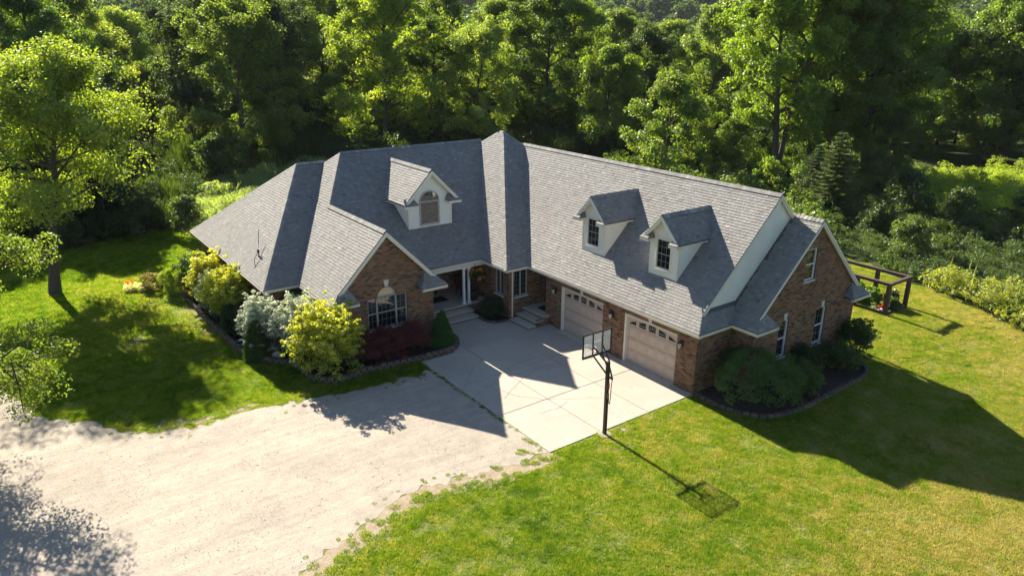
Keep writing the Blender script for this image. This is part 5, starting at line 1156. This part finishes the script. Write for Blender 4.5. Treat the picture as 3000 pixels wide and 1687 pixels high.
PM = [tree_proto(120, 19, 6.6, 5.5, nl=14, per=125, size=.235, cr=(.55, 1.0), sub=7, fork=3, trunk_r=.36), tree_proto(121, 19, 6.8, 6.0, nl=13, per=125, size=.235, cr=(.55, 1.0), sub=7, fork=4, trunk_r=.36)]
PC = [conifer_proto(130, 9, 2.6), conifer_proto(131, 6.2, 2.5, .27, 20, 10)]
PR.append(tree_proto(116, 19, 8.2, 2.2, nl=34, per=130, size=.25, cr=(.65, 1.2), sub=9, shape=.8)); PR.append(tree_proto(117, 15.5, 7.0, 3.2, nl=30, per=140, size=.24, cr=(.65, 1.15), sub=9, shape=1.0))
TREES = [('oak_tree', 7, (-70.5, 4.2), (.055, .082, .046), 'dark spreading oak behind the left wing', 1.22, 0., None), ('maple_tree', 6, (-60.9, 18.1), YG, 'broad bright maple behind the arched dormer', 1.0, .5, None),
    ('woodland_tree', 1, (-62.9, 34.3), MG, 'slim tree with a bare lower trunk behind the turret', .98, 1., .82), ('woodland_tree', 1, (-54.0, 36.2), (.085, .135, .025), 'tall dense tree right of the turret peak', 1.05, 2.2, 1.1),
    ('woodland_tree', 4, (-42.1, 34.7), (.14, .205, .030), 'slender bright tree in front of the dark wood, right of centre', 1.12, .3, None), ('woodland_tree', 5, (-28.2, 28.8), (.125, .18, .040), 'bushy grey-green tree above the garage ridge', 1.08, .9, None), ('woodland_tree', 5, (-28.6, 33.7), (.15, .215, .035), 'low bright tree above the right-hand garage dormer', .82, 2.4, None),
    ('woodland_tree', 0, (-71.7, -15.9), (.15, .20, .055), 'green tree at the upper left corner', 1.12, .2, None), ('woodland_tree', 1, (-79.3, -10.0), (.17, .22, .065), 'light green tree above the sunlit maple', 1.0, 1.7, 1.15), ('woodland_tree', 2, (-86.7, -4.4), (.15, .195, .055), 'lighter tree left of the dark oak', .92, 2.9, None),
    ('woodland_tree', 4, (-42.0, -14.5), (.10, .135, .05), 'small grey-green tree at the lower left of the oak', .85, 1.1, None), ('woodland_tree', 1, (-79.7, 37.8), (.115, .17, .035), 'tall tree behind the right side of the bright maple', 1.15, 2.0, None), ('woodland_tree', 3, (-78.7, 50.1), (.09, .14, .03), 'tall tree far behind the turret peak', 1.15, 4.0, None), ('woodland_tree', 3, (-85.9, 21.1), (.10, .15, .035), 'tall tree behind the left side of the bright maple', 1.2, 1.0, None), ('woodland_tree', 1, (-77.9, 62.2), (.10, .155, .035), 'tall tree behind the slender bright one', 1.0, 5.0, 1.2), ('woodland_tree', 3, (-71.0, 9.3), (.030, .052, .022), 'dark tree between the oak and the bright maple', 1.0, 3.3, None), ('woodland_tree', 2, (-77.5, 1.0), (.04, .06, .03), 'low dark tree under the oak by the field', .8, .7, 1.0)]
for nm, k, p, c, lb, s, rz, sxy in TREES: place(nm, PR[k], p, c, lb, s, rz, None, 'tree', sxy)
place('multi_stem_tree', PM[0], (-23.6, 38.8), (.14, .21, .026), 'tall multi-stemmed tree nearest behind the garage ridge end', 1.03, .4); place('multi_stem_tree', PM[1], (-24.6, 45.5), (.125, .19, .026), 'multi-stemmed tree just right of and behind the tallest one', 1.0, 1.9)
place('multi_stem_tree', PM[1], (-20.5, 48.0), (.105, .165, .026), 'dark multi-stemmed tree with many bare trunks, upper right', 1.0, 3.4); place('multi_stem_tree', PM[0], (-16.5, 68.5), (.115, .18, .028), 'multi-stemmed tree left of the right-hand spruce', .95, 5.0)
place('woodland_tree', PR[3], (-20.9, 77.1), (.105, .16, .03), 'broad tree in the upper right corner', 1.0, .8); place('spruce_tree', PC[0], (-8.0, 64.5), (.060, .100, .045), 'pale green spruce at the right edge', .95, .4, cat='conifer'); place('spruce_tree', PC[1], (-12.4, 29.5), (.075, .105, .032), 'small spruce just behind the rear gable corner', 1.05, 1.4, cat='conifer')
place('spruce_tree', PC[1], (-15.2, 31.5), (.045, .072, .030), 'bluish small spruce half hidden behind the garage ridge end', .82, .3, cat='conifer')
UT = [((-27.5, 37.0), 5, .62, 0), ((-21.0, 42.5), 4, .60, 0), ((-27.5, 48.0), 5, .7, 1), ((-16.8, 46.0), 4, .66, 1), ((-30.0, 42.5), 4, .8, 1), ((-14.0, 38.0), 5, .5, 1), ((-33.0, 33.5), 5, .55, 0), ((-18.5, 68.0), 0, .95, 1), ((-27.0, 66.0), 3, .95, 0), ((-11.0, 71.0), 1, .85, 0), ((-3.5, 68.0), 2, .9, 1), ((3.0, 74.0), 0, .9, 0)]
for k, (p, q, s, t_) in enumerate(UT): place('understorey_tree', PR[q], p, ((.12, .18, .032), (.075, .12, .026))[t_], ('bright' if t_ == 0 else 'dark') + ' young tree filling in below the multi-stemmed trees on the right', s, k * 1.7, 'young trees under the multi-stemmed trees')
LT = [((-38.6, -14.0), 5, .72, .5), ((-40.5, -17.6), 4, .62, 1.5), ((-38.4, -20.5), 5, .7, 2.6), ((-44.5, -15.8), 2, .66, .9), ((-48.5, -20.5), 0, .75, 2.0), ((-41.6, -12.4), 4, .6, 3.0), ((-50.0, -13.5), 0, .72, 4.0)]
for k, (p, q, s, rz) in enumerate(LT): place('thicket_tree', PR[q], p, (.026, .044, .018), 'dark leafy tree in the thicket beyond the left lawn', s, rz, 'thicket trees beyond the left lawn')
def flabel(c, p, conif):
    b = math.atan2(p[1] - CAM[1], p[0] - CAM[0]) - math.atan2(FW[1], FW[0]); zone = 'behind the left lawn' if b > .30 else 'behind the left wing' if b > .06 else 'behind the turret and garage ridge' if b > -.22 else 'at the upper right'
    tone = 'grey-green' if c[2] / c[1] > .25 and c[1] < .4 and c[2] > .04 else 'dark green' if c[1] < .14 else 'mid-green' if c[1] < .22 else 'bright yellow-green'
    return ('conifer' if conif else tone + ' tree') + ' in the wood ' + zone
# the wood behind: individual trees out to about 190 m
r = np.random.default_rng(55); placed = [np.array(t[2]) for t in TREES] + [np.array(p) for p in ((-23.6, 38.8), (-24.6, 45.5), (-19.5, 50.5), (-15, 56.5))]; cnt = 0; tries = 0
aim = math.atan2(FW[1], FW[0])
while cnt < 270 and tries < 9000:
    tries += 1; d = 72 + 118 * r.random() ** .8; a = aim + r.uniform(-.68, .68); p = np.array([CAM[0] + d * math.cos(a), CAM[1] + d * math.sin(a)])
    if d < 84 and (aim - a) > -.32: continue
    if p[0] > -30 and p[1] < 62: continue
    if -50 < p[0] < -28 and -13 < p[1] < 30: continue
    if abs(a - aim + .42) < .14 and d < 92: continue
    if -96 < p[0] < -46 and -13.5 < p[1] < -3: continue
    if -62 < p[0] < 10 and 50.5 < p[1] < 65: continue
    if a - aim < -.5 and d < 82: continue
    mind = 4.6 if d > 110 else 5.6
    if any(np.hypot(*(p - q)) < mind for q in placed[-400:]): continue
    placed.append(p); k = int(r.choice([0, 1, 2, 3, 1, 2, 0])); c = np.array([MG, YG, DG, LG, (.075, .125, .026), (.12, .155, .048)][int(r.choice([0, 0, 1, 2, 3, 3, 4, 5]))]) * r.uniform(.8, 1.2)
    conif = r.random() < .04
    place('forest_tree', PC[0] if conif else PR[k], tuple(p), tuple(c), flabel(c, p, conif), (1.4 if conif else 1.) * r.uniform(.72, 1.1), r.uniform(0, 6.28), 'trees of the wood behind the house'); cnt += 1
print('forest trees', cnt)

# ------------------------------------------------------------------ scattered cover through geometry nodes (grass, weeds, far wood)
def scatter(name, pts, protos, rot, scl, label, cat, color=None, tilt=0.):
    """one 'stuff' object: points that carry one of several small meshes"""
    pts = np.asarray(pts, float); n = len(pts); me = bpy.data.meshes.new(name); me.from_pydata(pts.tolist(), [], [])
    me.attributes.new('rz', 'FLOAT', 'POINT').data.foreach_set('value', np.asarray(rot, np.float32)); me.attributes.new('sc', 'FLOAT', 'POINT').data.foreach_set('value', np.asarray(scl, np.float32))
    me.attributes.new('pick', 'INT', 'POINT').data.foreach_set('value', np.random.default_rng(n).integers(0, len(protos), n).astype(np.int32))
    o = bpy.data.objects.new(name, me); COL.objects.link(o); tag(o, label, cat, kind='stuff')
    ng = bpy.data.node_groups.new(name, 'GeometryNodeTree'); ng.interface.new_socket('Geometry', in_out='INPUT', socket_type='NodeSocketGeometry'); ng.interface.new_socket('Geometry', in_out='OUTPUT', socket_type='NodeSocketGeometry')
    N, L = ng.nodes, ng.links; gi = N.new('NodeGroupInput'); go = N.new('NodeGroupOutput'); ip = N.new('GeometryNodeInstanceOnPoints'); gi_ = N.new('GeometryNodeGeometryToInstance')
    for p in reversed(protos):
        oi = N.new('GeometryNodeObjectInfo'); oi.inputs['Object'].default_value = p; oi.inputs['As Instance'].default_value = False; L.new(oi.outputs['Geometry'], gi_.inputs[0])
    L.new(gi.outputs[0], ip.inputs['Points']); L.new(gi_.outputs[0], ip.inputs['Instance']); ip.inputs['Pick Instance'].default_value = True
    def na(nm, ty):
        q = N.new('GeometryNodeInputNamedAttribute'); q.data_type = ty; q.inputs['Name'].default_value = nm; return q.outputs['Attribute']
    L.new(na('pick', 'INT'), ip.inputs['Instance Index']); cx = N.new('ShaderNodeCombineXYZ'); L.new(na('rz', 'FLOAT'), cx.inputs[2])
    er = N.new('FunctionNodeEulerToRotation'); L.new(cx.outputs[0], er.inputs[0]); L.new(er.outputs[0], ip.inputs['Rotation']); L.new(na('sc', 'FLOAT'), ip.inputs['Scale']); L.new(ip.outputs[0], go.inputs[0])
    md = o.modifiers.new('scatter', 'NODES'); md.node_group = ng
    if color is not None: o.color = (*color, 1)
    return o
def loose(name, me):
    return bpy.data.objects.new(name, me)
def grass_patch(seed, R, n, h, wd, m='grass', bend=.5):
    r = np.random.default_rng(seed); a = r.uniform(0, 6.283, n); q = R * np.sqrt(r.random(n)); C = np.stack([q * np.cos(a), q * np.sin(a), np.zeros(n)], 1); t = r.uniform(0, 6.283, n); H = h * r.uniform(.45, 1.25, n)
    sd_ = np.stack([np.cos(t), np.sin(t), 0 * t], 1) * (wd * r.uniform(.6, 1.2, n))[:, None] * .5; ln = np.stack([np.cos(t + 1.6), np.sin(t + 1.6), 0 * t], 1) * (H * bend * r.normal(0, 1, n))[:, None]
    V = np.stack([C - sd_, C + sd_, C + ln + np.stack([0 * t, 0 * t, H], 1)], 1); return loose('blade_patch', quads_mesh('blade_patch', V, r.random(n), m))
def visible(P, mx=380, my=260, dmax=1e9):
    px, py, z = project(P); return (z > 1) & (px > -mx) & (px < 3000 + mx) & (py > -my) & (py < 1687 + my) & (z < dmax)
BEDS = [K1 + [(-25, -12.4), (-25, -11.05), (-13.6, -11.05), (-13.6, -9.5), (-10.1, -9.5), (-10.1, -5.0)], K2 + [(1.1, 8.2), (1.1, 1.9), (.15, 1.9)]]
HOUSE = [[(-25.1, -11.1), (-13.7, -11.1), (-13.7, -9.6), (-10.2, -9.6), (-10.2, -5.1), (-12, -5.1), (-12, -1.2), (-10, -1.2), (-8.6, 0), (.18, 0), (.18, 1.9), (1.2, 1.9), (1.2, 8.7), (-25, 8.7)]]
SLABP = [[(-11.2, -4.9), (-9.2, -4.9), (-8.265, -5.4), (-8.265, -6.918), (.212, -6.918), (.212, 0), (-11.2, 0)]]
def shrinkless(P, polys, pad):
    ok = np.ones(len(P), bool)
    for dx, dy in ((0, 0), (pad, 0), (-pad, 0), (0, pad), (0, -pad), (pad * .7, pad * .7), (-pad * .7, pad * .7), (pad * .7, -pad * .7), (-pad * .7, -pad * .7)):
        for q in polys: ok &= ~inpoly(P[:, 0] + dx, P[:, 1] + dy, q)
    return ok
def lattice(x0, x1, y0, y1, s, seed, jit=.45):
    r = np.random.default_rng(seed); X, Y = np.meshgrid(np.arange(x0, x1, s), np.arange(y0, y1, s)); P = np.stack([X.ravel(), Y.ravel()], 1); return P + r.uniform(-jit, jit, P.shape) * s
def lift(P, dz=0.): return np.column_stack([P, ground(P[:, 0], P[:, 1]) + dz])
big = [grass_patch(300 + i, .46, 1500, .062, .012) for i in range(4)]; small = [grass_patch(310 + i, .13, 130, .062, .012) for i in range(4)]; far = [grass_patch(320 + i, .8, 1500, .085, .024) for i in range(3)]
ob = [GRAVEL] + BEDS + HOUSE + SLABP + DIRT
P = lattice(-16, 26, -22, 22, .5, 1); P = P[inpoly(P[:, 0], P[:, 1], LAWN) & shrinkless(P, ob, .42)]; P3_ = lift(P, -.004); P3_ = P3_[visible(P3_)]
r = np.random.default_rng(9); scatter('lawn_grass', P3_, big, r.uniform(0, 6.28, len(P3_)), r.uniform(.85, 1.2, len(P3_)), 'short sunlit lawn grass round the house', 'grass'); print('grass patches', len(P3_))
Q = lattice(-16, 26, -22, 22, .15, 2); nearb = ~shrinkless(Q, ob, .60); Q = Q[nearb]; Q = Q[inpoly(Q[:, 0], Q[:, 1], LAWN) & shrinkless(Q, ob, .05)]; Q3 = lift(Q, -.004); Q3 = Q3[visible(Q3)]
# stragglers that creep onto gravel and dirt
S = lattice(-22, 4, -24, -6.9, .11, 3); S = S[inpoly(S[:, 0], S[:, 1], GRAVEL)]
Gp = np.array(GRAVEL); dist = np.min(np.hypot(S[:, 0][:, None] - Gp[:, 0], S[:, 1][:, None] - Gp[:, 1]), 1); patch = np.sin(S[:, 0] * 2.1 + 1) * np.sin(S[:, 1] * 1.7) + .6 * np.sin(S[:, 0] * 5.3 + S[:, 1] * 4.1)
keep = r.random(len(S)) < np.exp(-dist / .2) * (.06 + .5 * (patch > .45)) ; S = S[keep & (S[:, 1] < -7.0)]; S3 = lift(S, .012)
Dp = lattice(-10, 3, -19, -1, .12, 4); inD_ = np.zeros(len(Dp), bool)
for q in DIRT: inD_ |= inpoly(Dp[:, 0], Dp[:, 1], q)
Dp = Dp[inD_ & (r.random(len(Dp)) < .10 + .85 * sm((edge_dist(Dp[:, 0], Dp[:, 1]) - .1) / .8)) & shrinkless(Dp, [GRAVEL] + SLABP, .02)]; Q3 = np.concatenate([Q3, lift(Dp, .0)])
# tufts along the joint between slab and gravel
J = np.column_stack([np.linspace(-8.2, -.1, 150), np.full(150, -6.95)]); J = J[(r.random(150) < np.where(J[:, 0] < -2.5, .42, .12))] ; J = J + r.normal(0, .035, J.shape) - np.array([0, .05]); T2 = np.array([[-.35, -7.55], [-.2, -7.5], [-.45, -7.6], [-.3, -7.75], [-.9, -7.05], [-.75, -7.1], [-.55, -7.0]]); J = np.concatenate([J, T2, T2 + [.08, .06], T2 - [.07, .05]])
E3 = np.concatenate([Q3, S3, lift(J, .02)]); scatter('edge_grass', E3, small, r.uniform(0, 6.28, len(E3)), np.concatenate([r.uniform(.7, 1.3, len(Q3)), r.uniform(.25, .65, len(S3)), r.uniform(.3, .7, len(J))]), 'ragged grass tufts along the edges of slab, beds and gravel', 'grass'); print('tufts', len(E3))
P = lattice(-38, 14, -24, 24, .85, 5); P = P[inpoly(P[:, 0], P[:, 1], LAWN) & ((P[:, 0] < -15.5)) & shrinkless(P, ob, .7)]; P3_ = lift(P, -.004); P3_ = P3_[visible(P3_)]
scatter('left_lawn_grass', P3_, far, r.uniform(0, 6.28, len(P3_)), r.uniform(.85, 1.2, len(P3_)), 'lawn grass under the trees left of the house', 'grass')
# weeds and meadow
def weed(seed, R, H, n, per, size, aspect=.45, m='leaf', droop=.3):
    me, _ = shrub_mesh(seed, R, H, n, per, size, cr=.16 * (H / .7) ** .5, aspect=aspect, droop=droop, m=m, up=.35); return loose('weed', me)
def stalks(seed, R, H, n):
    r_ = np.random.default_rng(seed); a = r_.uniform(0, 6.28, n); q = R * np.sqrt(r_.random(n)); C = np.stack([q * np.cos(a), q * np.sin(a), 0 * a], 1); h = H * r_.uniform(.5, 1.1, n); t = r_.uniform(0, 6.28, n); sd_ = np.stack([np.cos(t), np.sin(t), 0 * t], 1) * .02; ln = r_.normal(0, .22, (n, 3)) * h[:, None]; ln[:, 2] = 0
    return loose('weed', quads_mesh('weed', np.stack([C - sd_, C + sd_, C + ln + sd_ * .3 + np.stack([0 * t, 0 * t, h], 1), C + ln - sd_ * .3 + np.stack([0 * t, 0 * t, h], 1)], 1), np.clip(r_.normal(.6, .25, n), 0, 1), 'leaf'))
WD = [weed(400, .6, .85, 24, 24, .13), weed(401, .45, .55, 20, 22, .10), weed(402, .5, 1.0, 26, 20, .11, .3), stalks(403, .5, .95, 260), stalks(404, .6, .7, 240)]
fieldL = [(-34.2, -6.6), (-37.6, -9.4), (-40, -9.6), (-54, 1), (-56, 12), (-36, 24), (-32, 8)]
def field(poly, s, seed, name, color, label, sc=(.7, 1.3), dmax=1e9, kinds=None):
    P = lattice(min(p[0] for p in poly), max(p[0] for p in poly), min(p[1] for p in poly), max(p[1] for p in poly), s, seed); P = P[inpoly(P[:, 0], P[:, 1], poly)]; Q = lift(P); Q = Q[visible(Q, dmax=dmax)]; rr = np.random.default_rng(seed)
    nz = np.sin(Q[:, 0] * .9 + 1.3 * np.sin(Q[:, 1] * .7 + seed)) * np.sin(Q[:, 1] * 1.1 + seed) + .5 * np.sin(Q[:, 0] * 2.3 + Q[:, 1] * 1.9); k_ = rr.random(len(Q)) < .72 + .3 * nz; Q = Q[k_]; nz = nz[k_]
    return scatter(name, Q, kinds or WD, rr.uniform(0, 6.28, len(Q)), rr.uniform(*sc, len(Q)) * (1 + .3 * nz), label, 'weeds', color)
field(fieldL, .62, 11, 'left_field_weeds', (.19, .25, .15), 'pale sunlit weeds in the field behind the left wing')
field([(-.6, 19.8), (1.8, 19.0), (4.8, 17.8), (13, 13.9), (18, 12.5), (19, 16), (8, 19.8), (3.2, 21.6), (.2, 22.6)], .5, 12, 'lawn_edge_weeds', (.22, .25, .055), 'tall yellow-green weeds along the edge of the right lawn', (.4, 1.15), kinds=WD[:3])
field([(-8, 22.2), (-.6, 19.8), (.2, 22.6), (3.2, 21.6), (8, 19.8), (19, 16), (30, 30), (6, 48), (-8, 38), (-16, 36), (-13, 27)], .7, 13, 'dark_weeds', (.052, .088, .02), 'dark green undergrowth beyond the yellow weeds', (.4, 1.05), kinds=WD[:3])  # low ground cover whose own leaf colour is a darker green
field([(-12.5, 36), (-2, 39), (6, 48), (10, 60), (-4, 68), (-14, 62), (-17, 52)], .72, 14, 'meadow_weeds', (.24, .31, .04), 'bright yellow-green meadow at the right', (.6, 1.3), kinds=WD[:3])
field([(-33, 22), (-8, 22), (-12, 27), (-16, 37), (-17, 52), (-28, 60), (-40, 44)], .85, 15, 'wood_edge_weeds', (.09, .14, .03), 'undergrowth at the wood edge behind the garage', (.7, 2.0), kinds=WD[:3])
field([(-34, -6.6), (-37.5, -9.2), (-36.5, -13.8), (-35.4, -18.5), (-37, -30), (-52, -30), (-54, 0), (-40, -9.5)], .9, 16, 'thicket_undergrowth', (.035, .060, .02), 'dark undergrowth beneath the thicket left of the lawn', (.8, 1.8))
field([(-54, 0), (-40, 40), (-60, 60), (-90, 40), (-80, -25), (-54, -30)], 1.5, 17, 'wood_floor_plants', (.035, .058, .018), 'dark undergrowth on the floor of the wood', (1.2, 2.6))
# shrubs at the wood edge
sb = [tree_proto(420 + i, 2.3 + .2 * i, 1.35, .15, nl=15, per=34, size=.15, cr=(.22, .42), sub=6, low=.35, trunk_r=.04, shape=.8) for i in range(3)]
for k, (p, c, s, lb) in enumerate([((-20.5, 33.0), (.14, .20, .03), 1.1, 'bright bush just behind the garage ridge'), ((-18.0, 35.5), (.13, .19, .035), 1.2, 'bright bush at the foot of the multi-stemmed trees'), ((-27, 36), (.08, .13, .025), 1.3, 'green bush left of the multi-stemmed trees'), ((-8.2, 28.5), (.05, .08, .025), .8, 'dark bush right of the small spruce'), ((-5.4, 33.0), (.055, .09, .025), 1.1, 'round dark bush casting shade on the meadow'), ((-9.6, 34), (.045, .075, .022), 1.2, 'dark bush between the spruce and the meadow'), ((-4.2, 24.5), (.085, .125, .035), .9, 'leafy bush behind the enclosure'),
        ((-2.6, 39.5), (.07, .11, .035), 1.3, 'grey-green bush at the right edge of the meadow'), ((-34.5, -9.6), (.05, .075, .028), .9, 'low bush at the corner of the left field'), ((-36.4, -12.0), (.04, .065, .022), 1.0, 'dark bush at the edge of the left lawn'), ((-35.8, -16.6), (.05, .07, .028), .8, 'small bush at the lawn edge behind the leaning trunk'), ((-50, -3.5), (.05, .085, .02), 1.5, 'bush at the far side of the left field')]):
    place('wild_bush', sb[k % 3], p, tuple(1.15 * q for q in c), lb, s, k * 1.3, 'bushes at the wood edge', 'bush')
# mullein spikes standing over the weeds
def mullein(p, h, label):
    t = empty('mullein_stalk', (p[0], p[1], gz(*p)), label, 'wildflower', 'mullein stalks in the weeds'); r_ = random.Random(int(p[0] * 37)); MB().tube([(p[0], p[1], gz(*p)), (p[0] + r_.uniform(-.05, .05), p[1], gz(*p) + h * .55), (p[0] + r_.uniform(-.08, .08), p[1], gz(*p) + h)], [.03, .045, .012], 7).build('spike', 'mullein', t)
    sm_, _ = shrub_mesh(int(440 + h * 10), .22, h * .6, 26, 14, .16, cr=.1); o = bpy.data.objects.new('leaves', sm_); COL.objects.link(o); o.parent = t; o.color = (.17, .22, .06, 1)
M['mullein'] = simple('mullein_flower', (.38, .40, .10), .8, .2, 20)
for k, (p, h) in enumerate((((-.4, 21.4), 1.9), ((1.1, 20.6), 2.1), ((2.3, 20.0), 1.6), ((3.6, 19.6), 1.9), ((5.0, 18.9), 1.6), ((6.2, 18.5), 1.5), ((.3, 22.0), 1.5), ((7.6, 18.0), 1.7))): mullein(p, h, 'yellow mullein spike above the weeds at the right lawn edge')
# pebbles on the drive
pb = []
for i in range(3):
    r_ = np.random.default_rng(500 + i); k = 60; mb = MB()
    for j in range(k):
        x, y = r_.uniform(-.5, .5, 2); s_ = r_.uniform(.005, .012) * (1 if r_.random() < .93 else 1.8); a = r_.uniform(0, 6.28); c_, n_ = math.cos(a) * s_, math.sin(a) * s_
        mb.add([(x + c_, y + n_, 0), (x - n_, y + c_ * .8, 0), (x - c_, y - n_, 0), (x + n_, y - c_ * .8, 0), (x, y, s_ * .8)], [(0, 1, 4), (1, 2, 4), (2, 3, 4), (3, 0, 4)], float(r_.random()))
    pb.append(loose('pebble_patch', mb.mesh('pebble_patch', 'pebble', True)))
P = lattice(-26, 8, -26, -7, .9, 21); P = P[inpoly(P[:, 0], P[:, 1], GRAVEL)]; ok = np.ones(len(P), bool)
for dx, dy in ((.4, 0), (-.4, 0), (0, .4), (0, -.4)): ok &= inpoly(P[:, 0] + dx, P[:, 1] + dy, GRAVEL)
P = P[ok]; Q = np.column_stack([P, .010 + ruts(P[:, 0], P[:, 1])]); Q = Q[visible(Q)]; scatter('drive_pebbles', Q, pb, r.uniform(0, 6.28, len(Q)), np.ones(len(Q)), 'loose stones over the gravel drive', 'gravel')
# far wood on the hills
fw_ = []
for i in range(3):
    me, _ = shrub_mesh(520 + i, (4.6, 4.4), 15, 90, 20, 1.5, cr=1.8); fw_.append(loose('far_tree', me))
r = np.random.default_rng(77); n = 5200; d = 178 + 900 * r.random(n) ** 1.5; a = aim + r.uniform(-.85, .85, n); P = np.stack([CAM[0] + d * np.cos(a), CAM[1] + d * np.sin(a)], 1)
scatter('far_wood', lift(P, -1.), fw_, r.uniform(0, 6.28, n), r.uniform(.75, 1.2, n), 'far wooded hills fading to blue along the top', 'wood', (.055, .095, .022))

# ------------------------------------------------------------------ haze in the air
m = bpy.data.materials.new('haze_air'); m.use_nodes = True; n = m.node_tree.nodes; l = m.node_tree.links; n.remove(n['Principled BSDF'])
pv = n.new('ShaderNodeVolumePrincipled'); pv.inputs['Color'].default_value = (.88, .94, 1, 1); pv.inputs['Density'].default_value = .00007; pv.inputs['Anisotropy'].default_value = .0; l.new(pv.outputs[0], n['Material Output'].inputs['Volume'])
M['haze'] = m
tag(MB().box((-1560, -1060, -5.5), (1160, 1560, 110)).build('haze', 'haze'), kind='stuff')
